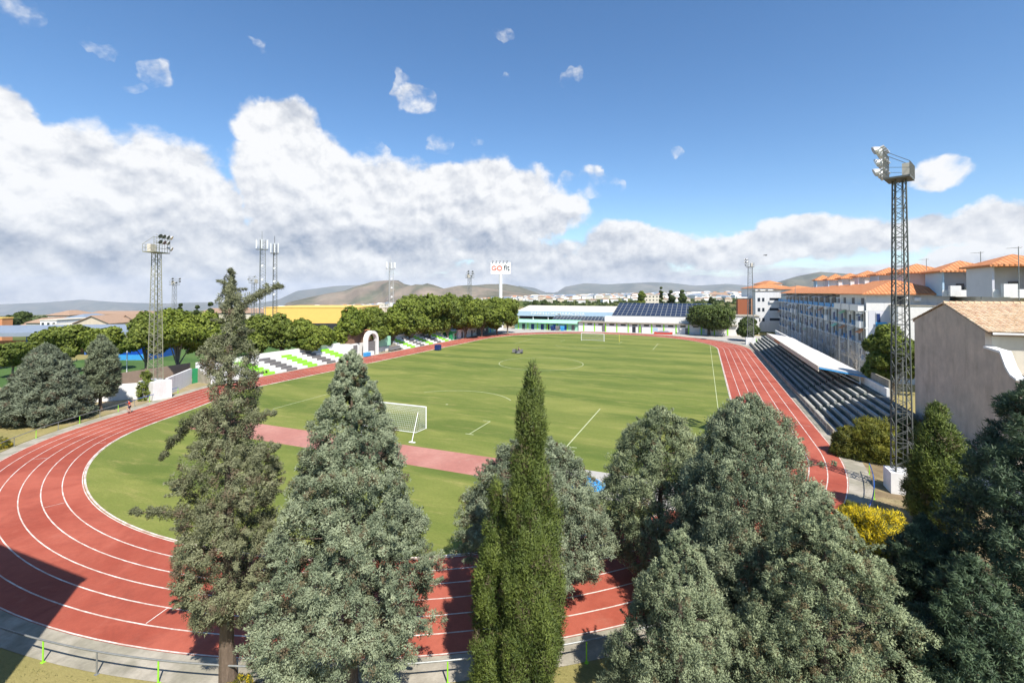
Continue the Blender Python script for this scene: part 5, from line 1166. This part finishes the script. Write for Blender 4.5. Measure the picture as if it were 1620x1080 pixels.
# left slope
conifer('blue_cypress', 'broad blue green conifer spreading on the bank at the left edge', 74, 57, 545, 4.5,
        [(0, .85), (.1, 1), (.3, .88), (.5, .66), (.7, .46), (.88, .26), (1, .03)], .4, 'bankleaf', 51, ncl=3240, K=30, L=0.274, Wd=0.101, up=.35, cr=0.310, lump=.3, hole=-.25, brown=.05, ka=8)
conifer('dark_conifer', 'upright dark green conifer standing before the white graffitied wall', 161, 61.4, 532, 1.75, [(0, .5), (.08, .85), (.25, 1), (.5, .92), (.7, .7), (.87, .42), (1, .04)], 2.0, 'bankleaf', 53, ncl=1620, K=26, L=.36, Wd=.11, up=.8, cr=0.223, lump=.2, hole=-.45, brown=.01, stretch=1.4)

# broad leaved trees
def leafcrown(rs, H, R, zb, nl, nclump, K, leaf, flat=.85):
    """lobed crown of leaf clusters; returns vertices, tints, lobe centres"""
    lob = []
    for i in range(nl):
        a = 2*pi*i/nl+rs.rand()*.9; q = .25+.45*rs.rand(); zz = zb+(H-zb)*(.25+.55*rs.rand()); k = 1-.5*abs((zz-zb)/(H-zb)-.4)
        lob.append((R*q*cos(a)*k, R*q*sin(a)*k, zz, R*(.36+.22*rs.rand())))
    lob.append((0, 0, zb+(H-zb)*.62, R*.6)); lob.append((R*.1, 0, H-R*.42, R*.42))
    cs = []; os_ = []; ts = []
    for (x, y, z, r) in lob:
        n = int(nclump*(r/R)**2*1.6); dd = unit(rs.normal(size=(n, 3))); q = 1-.35*rs.rand(n, 1)**2
        c = np.array([[x, y, z]])+dd*r*q*np.array([[1, 1, flat]]); cs.append(c); os_.append(dd); ts.append(np.full(n, .5+rs.normal()*.12))
    C = np.concatenate(cs); O = np.concatenate(os_); C[:, 2] = np.maximum(C[:, 2], zb+rs.rand(len(C))*.5)
    C[:, 2] = np.minimum(C[:, 2], H)
    n = len(C); cr = R*.11; C2 = np.repeat(C, K, 0); P = C2+unit(rs.normal(size=(n*K, 3)))*(rs.rand(n*K, 1)**.5)*cr
    nrm = unit(np.repeat(O, K, 0)*.5+np.array([0, 0, .5])+rs.normal(size=(n*K, 3))*.7); s1 = unit(np.cross(nrm, rs.normal(size=(n*K, 3)))); s2 = np.cross(nrm, s1)
    sz = leaf*(.6+.8*rs.rand(n*K, 1)); V = np.empty((n*K, 4, 3))
    V[:, 0] = P-s1*sz*.5; V[:, 1] = P+s2*sz*.36; V[:, 2] = P+s1*sz*.5; V[:, 3] = P-s2*sz*.36
    T = np.repeat(np.concatenate(ts)+rs.normal(size=n)*.16, K)+rs.normal(size=n*K)*.12
    global NRM
    NRM = unit(np.repeat(O, K, 0)*.9+unit(P-C2)*.35+np.array([0, 0, .25])+rs.normal(size=(n*K, 3))*.35)
    return V.reshape(-1, 3), np.clip(T, .05, 1), lob
def broadleaf(kind, label, x, y, H, R, zb, mt, seed, nclump=300, K=26, leaf=.4, group=None, base=0, nl=9, bark='bark2', proto=None, cat='tree'):
    rs = np.random.RandomState(seed); t = thing(kind, label, cat, (x, y, base), rs.rand()*6.28, group)
    V, T, lob = leafcrown(rs, H, R, zb, nl, nclump, K, leaf); trimesh('crown', V, T, mt, t, 4, nrm=NRM)
    b = MB(); b.path([(0, 0, -.3), (.05, 0, zb*.5), (0, .05, zb), (0, 0, zb+(H-zb)*.4)], [R*.075, R*.055, R*.048, R*.02], 8)
    for (lx, ly, lz, lr) in lob: b.path([(0, 0, zb*.8), (lx*.5, ly*.5, (zb*.8+lz)/2), (lx, ly, lz)], [R*.035, R*.022, R*.008], 5)
    obj('trunk', b, bark, t); return t
protos = []
def tree_at(kind, label, px, d, top, wpx, mt='planeleaf', zb=3., group=None, seed=0, leaf=.42, nclump=330, base=0., x=None):
    if x is not None: d, y_ = onx(px, x); pos = (x, y_)
    else: pos = G(px, d)
    R = wpx*d/F/2; H = ZR(top, d)-base
    return broadleaf(kind, label, pos[0], pos[1], H, R, min(zb, H*.35), mt, abs(seed+int(px)+7), nclump=nclump, leaf=leaf*(1.18 if d > 80 else 1), K=17 if d > 80 else 26, group=group, base=base)
gL = 'plane trees in a row behind the left stands'
rowspec = [(-20, 95, 548, 64), (22, 86, 545, 56), (70, 94, 524, 50), (106, 90, 515, 54), (165, 92, 519, 56), (232, 88, 492, 62), (282, 84, 489, 76), (332, 90, 492, 74), (372, 96, 500, 60), (412, 98, 496, 66), (446, 101, 495, 54), (484, 104, 504, 54), (512, 110, 514, 40),
           (556, 116, 484, 54), (592, 122, 486, 50), (622, 130, 484, 46), (650, 138, 470, 62), (680, 146, 464, 60), (708, 154, 463, 62), (736, 160, 466, 56), (762, 166, 473, 48), (786, 172, 470, 50), (803, 180, 471, 42)]
for i, (px, d, top, wp) in enumerate(rowspec):
    nm = ORD[i] if i < 20 else ['twenty-first', 'twenty-second', 'twenty-third'][i-20]
    tree_at('plane_tree', f'{nm} leafy plane tree from the left in the row behind the left stands', px, d, top, wp, zb=2.8 if px < 520 else 2.2, group=gL, seed=i*3, leaf=.5 if d > 110 else .42, nclump=int(300+130*((i*37)%10)/10))
for i, (px, d, top, wp, lb_) in enumerate([(635, 150, 472, 60, 'dark green tree behind the plane row left of the pale telecom mast'), (665, 165, 468, 60, 'dense tree behind the plane row right of the pale telecom mast'), (725, 176, 470, 56, 'dense tree behind the plane row at the far floodlight mast'), (775, 185, 478, 50, 'dense tree behind the end of the plane row under the pole sign')]):
    tree_at('dense_tree', lb_, px, d, top, wp, 'planeleaf', 1.5, seed=80+i, leaf=.55)
tree_at('dense_tree', 'round dark green tree at the far right corner beyond the track', 1121, 172, 486, 78, 'oakleaf', 2.4, seed=60, leaf=.5, nclump=420)
tree_at('dense_tree', 'small dark tree at the foot of the far right floodlight mast', 1183, 150, 503, 34, 'oakleaf', 1.5, seed=63, leaf=.45)
tree_at('leafy_tree', 'bright green leafy tree between the terrace canopy and the old house', 1410, 62, 512, 74, 'planeleaf', 2.5, seed=66, leaf=.36, nclump=520)
for i, (px, d, top, wp, m_, lb_) in enumerate([(1014, 420, 460, 14, 'planeleaf', 'tall pale poplar left of the cream villa beyond the solar roof'), (1046, 430, 454, 7, 'oakleaf', 'dark pointed cypress right of the cream villa'), (1062, 440, 459, 12, 'oakleaf', 'bushy tree right of the pointed cypress beyond the solar roof'), (1080, 435, 458, 14, 'oakleaf', 'wide bushy tree at the right of the villa grove'), (1125, 400, 470, 8, 'oakleaf', 'small lone round tree in the far green field'),
        (846, 360, 475, 12, 'oakleaf', 'dark shrubby tree in the far fields right of the plane row'), (862, 380, 474, 12, 'oakleaf', 'dark shrubby tree in the far fields above the blue pavilion'), (38, 190, 492, 22, 'oakleaf', 'dark round tree above the left background houses'), (18, 180, 498, 22, 'oakleaf', 'dark low tree at the left edge above the brown roofed cottage'), (286, 190, 480, 10, 'oakleaf', 'tiny dark cypress right of the olive mast'), (312, 190, 483, 12, 'oakleaf', 'small dark tree beyond the tall plane trees'), (333, 195, 478, 14, 'oakleaf', 'dark cedar top left of the shaggy conifer')]):
    t = tree_at('distant_tree', lb_, px, d, top, wp, m_, 1., seed=90+i, leaf=1.0 if d > 300 else .6, nclump=150)
gbox('villa', 'cream villa with flat roof among dark trees beyond the solar roof', 1020, 425, 22, (466, 467), 12, 'cream', 'flat', 'beige', wins=4)

# shrubs
def shrub(kind, label, x, y, H, R, mt, seed, ncl=260, K=60, L=.2, Wd=.04, flower=0, up=.9, squash=1., base=0.):
    rs = np.random.RandomState(seed); t = thing(kind, label, 'shrub', (x, y, base)); d = unit(rs.normal(size=(ncl, 3))); d[:, 2] = np.abs(d[:, 2])
    L1 = Lump(rs, 5, 3); az = np.arctan2(d[:, 1], d[:, 0]); q = (1-.4*rs.rand(ncl)**2)*(1+.18*L1(az, d[:, 2]))
    C = d*q[:, None]*np.array([[R, R, H-.2]]); V, T = blades(rs, C, d, np.full(ncl, R*.17), K, L, Wd, up, .7, .5+rs.normal(size=ncl)*.22); trimesh('foliage', V, np.clip(T, .05, 1), mt, t, nrm=NRM)
    if flower:
        n = int(ncl*flower); i = rs.choice(ncl, n); V, T = blades(rs, C[i]*1.04, d[i], np.full(n, R*.15), int(K*.8), L*.5, Wd*1.3, up, .7, .5+rs.normal(size=n)*.3); trimesh('flowers', V, np.clip(T, .05, 1), 'flower', t, nrm=NRM)
    b = MB()
    for k in range(14): b.path([(0, 0, -.1), tuple(C[k]*.5), tuple(C[k]*.95)], [.04, .025, .008], 4)
    obj('stems', b, 'bark', t); return t
x, y = G(1383, 44); shrub('golden_shrub', 'big golden green shrub beside the weathered mast plinth', x, y, 3.7, 2.2, 'ochre', 1, 520, 60, .22, .07)
x, y = G(1340, 45); shrub('golden_shrub', 'smaller dark olive shrub at the foot of the terrace', x, y, 2.6, 1.35, 'ochre', 2, 300, 60, .22, .07)
x, y = G(1432, 45.5); shrub('golden_shrub', 'shaded dark shrub right behind the weathered mast', x, y, 3.6, 1.9, 'broomleaf', 12, 300, 60, .22, .07)
x, y = G(1378, 26.5); shrub('broom_bush', 'bright yellow flowering broom beside the bend railing', x, y, 3.3, 2.3, 'broomleaf', 3, 420, 60, .3, .03, 2.6)
x, y = G(1415, 24.0); shrub('broom_bush', 'second yellow broom partly behind the low conifers', x, y, 2.4, 1.1, 'broomleaf', 4, 180, 60, .3, .03, 1.2)
x, y = G(1345, 33.5); shrub('grass_tuft', 'small straw coloured tuft beside the blue railing', x, y, .7, .6, 'ochre', 5, 60, 50, .2, .03)
x, y = G(2, 47); shrub('broom_bush', 'small yellow flowering bush at the left edge behind the rail', x, y, 1.1, .9, 'broomleaf', 6, 80, 50, .2, .03, 1.)
x, y = G(378, 18.4); shrub('broom_bush', 'tiny yellow flower clump at the foot of the shaggy conifer', x, y, .45, .7, 'broomleaf', 7, 60, 40, .12, .02, 1.)
x, y = G(462, 18.0); shrub('grass_tuft', 'pale green weeds under the large broad blue cypress', x, y, .8, 1.3, 'broomleaf', 8, 150, 50, .2, .02)
x, y = G(232, 68.0); shrub('creeper', 'green creeper hanging over the olive mast plinth', x, y, 4.2, 1.0, 'planeleaf', 9, 120, 30, .3, .12)
x, y = G(1235, 96); shrub('bare_shrub', 'grey leafless scrub thicket behind the terrace canopy', 57.5, 10, 5.5, 2.2, 'broomleaf', 10, 120, 20, .3, .03)
# leafless scrub behind the netting
M['twig'] = mat('grey twigs', (.30, .27, .23), .95, .2, 3)
def bare(label, x, y, H, seed, group=None):
    rs = random.Random(seed); t = thing('bare_tree', label, 'tree', (x, y, 0), 0, group); b = MB()
    def grow(p, d, l, r, dep):
        e = p+d*l; b.tube(p, e, r, 4, r*.7)
        if dep == 0: return
        for k in range(3 if dep > 1 else 4):
            nd = (d+Vector((rs.gauss(0, .45), rs.gauss(0, .45), rs.gauss(.12, .3)))).normalized(); grow(e, nd, l*(.62+.25*rs.random()), r*.6, dep-1)
    grow(Vector((0, 0, -.1)), Vector((0, 0, 1)), H*.28, .09, 4); obj('trunk', b, 'twig', t); return t
for i in range(11): bare(ORD[i]+' grey bare tree from the near end of the terrace canopy netting', 57+1.5*(i % 3), -20+6.2*i, 6.5+1.5*(i % 2), i+5, 'bare trees behind the netting')
# grass tufts on the bank in the foreground
rs = np.random.RandomState(77); n = 42000; A = rs.rand(n)*2.9+3.25; rr_ = 44.9+rs.rand(n)**1.2*13; gx_, gy_ = OX+rr_*np.cos(A), -OY+rr_*np.sin(A); P = np.stack([gx_, gy_, np.zeros(n)], 1)
dd = unit(rs.normal(size=(n, 3))*.5+np.array([0, 0, 1.])); sd_ = unit(np.cross(dd, rs.normal(size=(n, 3)))); ln = .05+.10*rs.rand(n, 1)
V = np.empty((n, 3, 3)); V[:, 0] = P-sd_*.012; V[:, 1] = P+sd_*.012; V[:, 2] = P+dd*ln
M['strawleaf'] = leafmat('dry grass blades', (.18, .18, .05), (.36, .31, .13), None, .3)
o = trimesh('dry_grass', V.reshape(-1, 3), rs.rand(n), 'strawleaf', nrm=dd); tag(o, 'short dry grass on the bank outside the bend railing', 'grass', None, 'stuff')

# olive rows and hedges in the far field
rs = np.random.RandomState(5); cs = []
for k in range(620):
    px = rs.uniform(830, 1260); d = rs.uniform(300, 900); x, y = G(px, d)
    if fwd(x, y)[0] > 0: cs.append((x, y, tz(x, y)+1.2))
for k in range(500):
    px = rs.uniform(-100, 640); d = rs.uniform(240, 1500); x, y = G(px, d); cs.append((x, y, tz(x, y)+1.5))
C = np.array(cs); V, T = blades(rs, C, unit(rs.normal(size=C.shape)), np.full(len(C), 2.4), 60, 1.6, 1.3, .4, .5, .4+rs.normal(size=len(C))*.2, stretch=.7)
o = trimesh('field_trees', V, np.clip(T, .05, 1), 'oakleaf', nrm=NRM); tag(o, 'scattered olive trees and hedges over the far plain', 'vegetation', None, 'stuff')

#@@PEOPLE
# ------------------------------------------------------------------ people, mower, bird
def skinned(name, J, E_, m, parent, sub=2):
    me = bpy.data.meshes.new(name); me.from_pydata([j[:3] for j in J], E_, []); me.materials.append(M[m]); o = link(name, me, parent)
    mo = o.modifiers.new('skin', 'SKIN'); sv = me.skin_vertices[0].data if me.skin_vertices else None
    if sv is None:
        bm = __import__('bmesh').new(); bm.from_mesh(me); bm.verts.layers.skin.verify(); bm.to_mesh(me); bm.free(); sv = me.skin_vertices[0].data
    for i, j in enumerate(J): sv[i].radius = (j[3], j[3]*(j[4] if len(j) > 4 else 1)); sv[i].use_root = (i == 0)
    mo.use_smooth_shade = True; s_ = o.modifiers.new('sub', 'SUBSURF'); s_.levels = sub; s_.render_levels = sub; return o
def person(label, x, y, rz, pose, top, bottom, z=0.02):
    t = thing('person', label, 'person', (x, y, z), rz)
    P = dict(hip=(0, 0, .93), lh=(-.1, 0, .9), rh=(.1, 0, .9))
    if pose == 'run':   # facing +y, mid stride
        lk, la, lt = (-.1, .28, .62), (-.1, .05, .28), (-.1, .18, .2); rk, ra, rt_ = (.1, -.02, .5), (.1, -.12, .09), (.1, .08, .03)
        le, lw = (-.27, -.22, 1.12), (-.22, .0, 1.0); re, rw = (.27, .08, 1.13), (.18, .28, 1.22); ch = (0, .08, 1.38)
    elif pose == 'sit':
        lk, la, lt = (-.16, .42, .88), (-.16, .52, .5), (-.16, .66, .46); rk, ra, rt_ = (.16, .42, .88), (.16, .52, .5), (.16, .66, .46)
        le, lw = (-.28, .12, 1.12), (-.18, .42, 1.08); re, rw = (.28, .12, 1.12), (.18, .42, 1.08); ch = (0, -.03, 1.36)
    else:
        lk, la, lt = (-.1, .03, .5), (-.11, -.03, .09), (-.12, .14, .03); rk, ra, rt_ = (.1, .0, .5), (.11, -.02, .09), (.12, .15, .03)
        le, lw = (-.27, -.03, 1.12), (-.27, .05, .88); re, rw = (.27, -.03, 1.12), (.27, .05, .88); ch = (0, .01, 1.38)
    nk = (ch[0], ch[1]+.02, 1.49); hd = (ch[0], ch[1]+.04, 1.62); tp = (ch[0], ch[1]+.03, 1.72)
    J = [(*P['hip'], .13, .8), (0, ch[1]*.5, 1.15, .12, .85), (*ch, .14, .75), (*nk, .055), (*hd, .095), (*tp, .07),
         (-.18, ch[1], 1.4, .06), (*le, .042), (*lw, .03), (.18, ch[1], 1.4, .06), (*re, .042), (*rw, .03),
         (*P['lh'], .095), (*lk, .06), (*la, .04), (*lt, .035), (*P['rh'], .095), (*rk, .06), (*ra, .04), (*rt_, .035)]
    E_ = [(0, 1), (1, 2), (2, 3), (3, 4), (4, 5), (2, 6), (6, 7), (7, 8), (2, 9), (9, 10), (10, 11), (0, 12), (12, 13), (13, 14), (14, 15), (0, 16), (16, 17), (17, 18), (18, 19)]
    skinned('body', J, E_, 'skin', t)
    for s_, w_, e in ((-1, lw, le), (1, rw, re)):       # hands with fingers and thumb
        b = MB(); w_ = Vector(w_); d = (w_-Vector(e)).normalized(); sd_ = d.cross(Vector((0, 0, 1))).normalized(); pc = w_+d*.06
        b.blob(pc, (.035, .035, .04), 8, 6)
        for k in range(4): a = pc+d*.02+sd_*(-.03+.02*k); b.path([a, a+d*(.05+.005*(k % 3)), a+d*.06+Vector((0, 0, -.03))], [.010, .009, .006], 5)
        b.path([pc+sd_*.03, pc+sd_*.055+d*.03], [.011, .008], 5); obj('hand', b, 'skin', t, smooth=True)
    skinned('shirt', [(0, P['hip'][1], 1.0, .145, .85), (0, ch[1]*.5, 1.17, .14, .9), (ch[0], ch[1], 1.38, .16, .8), (-.18, ch[1], 1.41, .078), ((le[0]-.18)/2, (le[1]+ch[1])/2, (le[2]+1.41)/2, .06), (.18, ch[1], 1.41, .078), ((re[0]+.18)/2, (re[1]+ch[1])/2, (re[2]+1.41)/2, .06)], [(0, 1), (1, 2), (2, 3), (3, 4), (2, 5), (5, 6)], top, t)
    mid = lambda a, b_, k: tuple(a[i]+(b_[i]-a[i])*k for i in range(3))
    kk = .75 if pose == 'run' else 1.0
    pj = [(0, 0, .96, .15, .85), (*P['lh'], .11), (*mid(P['lh'], lk, kk), .085), (*P['rh'], .11), (*mid(P['rh'], rk, kk), .085)]; pe = [(0, 1), (1, 2), (0, 3), (3, 4)]
    if pose != 'run': pj += [(*mid(lk, la, .85), .058), (*mid(rk, ra, .85), .058)]; pe += [(2, 5), (4, 6)]
    skinned('trousers', pj, pe, bottom, t)
    for a, b_ in ((la, lt), (ra, rt_)): q = MB(); q.blob(((a[0]+b_[0])/2, (a[1]+b_[1])/2+.02, min(a[2], b_[2])+.02), (.055, .14, .05), 8, 6); obj('shoe', q, 'ink', t, smooth=True)
    b = MB(); b.blob((hd[0], hd[1]-.025, hd[2]+.04), (.105, .11, .105), 12, 8); obj('hair', b, 'hair', t, smooth=True)
    b = MB(); b.blob((hd[0]-.035, hd[1]+.10, hd[2]+.0), (.012, .008, .008), 6, 4); b.blob((hd[0]+.035, hd[1]+.10, hd[2]+.0), (.012, .008, .008), 6, 4); obj('eyes', b, 'hair', t)
    b = MB(); b.blob((hd[0], hd[1]+.11, hd[2]-.03), (.014, .02, .022), 6, 4); b.blob((hd[0]-.1, hd[1], hd[2]-.02), (.012, .02, .03), 6, 4); b.blob((hd[0]+.1, hd[1], hd[2]-.02), (.012, .02, .03), 6, 4); obj('face_details', b, 'skin', t)
    b = MB(); b.blob((hd[0], hd[1]+.095, hd[2]-.07), (.028, .008, .006), 6, 4); obj('mouth', b, 'red', t)
    return t
x, y = G(207, 60.5); person('person in red top and dark shorts running on the outer lane at left', x, y, radians(158), 'run', 'red', 'cloth')
x, y = G(1070, 181); person('person in dark clothes standing right of the red high jump mat', x, y, radians(180), 'stand', 'cloth', 'cloth')
x, y = G(1055, 183); person('person seated upright on the red landing mat side', x, y, radians(180), 'stand', 'cloth', 'cloth')['label'] = 'second person in dark clothes standing behind the red mat'
mx_, my_ = G(820, 119.5); mw = thing('ride_on_mower', 'dark ride on mower parked on the grass near the centre circle', 'mower', (mx_, my_, .02), radians(-75))
q = MB(); q.box(-.45, .45, -.7, 1.1, .35, .75); q.box(-.35, .35, .35, 1.2, .75, 1.0); obj('body', q, 'grey', mw)
q = MB(); q.box(-.8, .8, -.35, .5, .12, .34); obj('cutting_deck', q, 'steel', mw)
q = MB(); q.box(-.28, .28, -.55, -.05, .76, .84); q.box(-.28, .28, -.62, -.5, .84, 1.2); obj('seat', q, 'ink', mw)
for sx in (-.5, .5):
    for yy, r in ((-.5, .36), (.9, .25)): q = MB(); q.tube((sx-.1, yy, r), (sx+.1, yy, r), r, 14); obj('wheel', q, 'ink', mw)
q = MB(); q.tube((0, .45, .9), (0, .2, 1.15), .025, 5); q.tube((-.18, .2, 1.15), (.18, .2, 1.15), .02, 5); obj('steering_wheel', q, 'ink', mw)
q = MB(); q.box(-.45, .45, -1.5, -.72, .3, 1.05); obj('grass_box', q, 'grey', mw)
p_ = person('person riding the mower near the centre circle', mx_, my_, radians(-75), 'sit', 'cloth', 'cloth', .02); p_.location = (mx_+.1, my_, .0)
x, y = G(1212, 60); bd = thing('bird', 'dark bird gliding in the sky left of the weathered mast', 'bird', (x, y, ZR(404, 60)), YAW)
skinned('body', [(0, 0, 0, .05), (.12, 0, .01, .035), (.17, 0, .02, .02), (-.14, 0, 0, .03), (-.26, 0, 0, .012)], [(0, 1), (1, 2), (0, 3), (3, 4)], 'ink', bd)
for s_ in (-1, 1): q = MB(); q.add([(.08, 0, .02), (-.08, 0, .02), (.06, s_*.22, .10), (-.10, s_*.22, .09), (-.10, s_*.48, .03), (-.16, s_*.46, .03), (.08, 0, .0), (-.08, 0, .0), (.06, s_*.22, .085), (-.10, s_*.22, .075), (-.10, s_*.48, .02), (-.16, s_*.46, .02)], [(0, 1, 3, 2), (2, 3, 5, 4), (6, 8, 9, 7), (8, 10, 11, 9), (0, 2, 8, 6), (2, 4, 10, 8), (1, 7, 9, 3), (3, 9, 11, 5), (4, 5, 11, 10)]); obj('wing', q, 'ink', bd)

#@@HAZE
hzb = MB(); hzb.box(-26500, 16500, -3000, 27000, -1000, 640)
hm_ = bpy.data.materials.new('haze'); hm_.use_nodes = True; nt_ = hm_.node_tree; nt_.nodes.clear(); oo = nt_.nodes.new('ShaderNodeOutputMaterial'); pv_ = nt_.nodes.new('ShaderNodeVolumePrincipled')
pv_.inputs['Color'].default_value = (.80, .88, 1, 1); pv_.inputs['Density'].default_value = 3.0e-5; pv_.inputs['Anisotropy'].default_value = 0.; nt_.links.new(pv_.outputs[0], oo.inputs['Volume'])
M['haze'] = hm_; tag(obj('haze', hzb, 'haze'), 'pale air over the whole plain', 'haze', None, 'stuff')
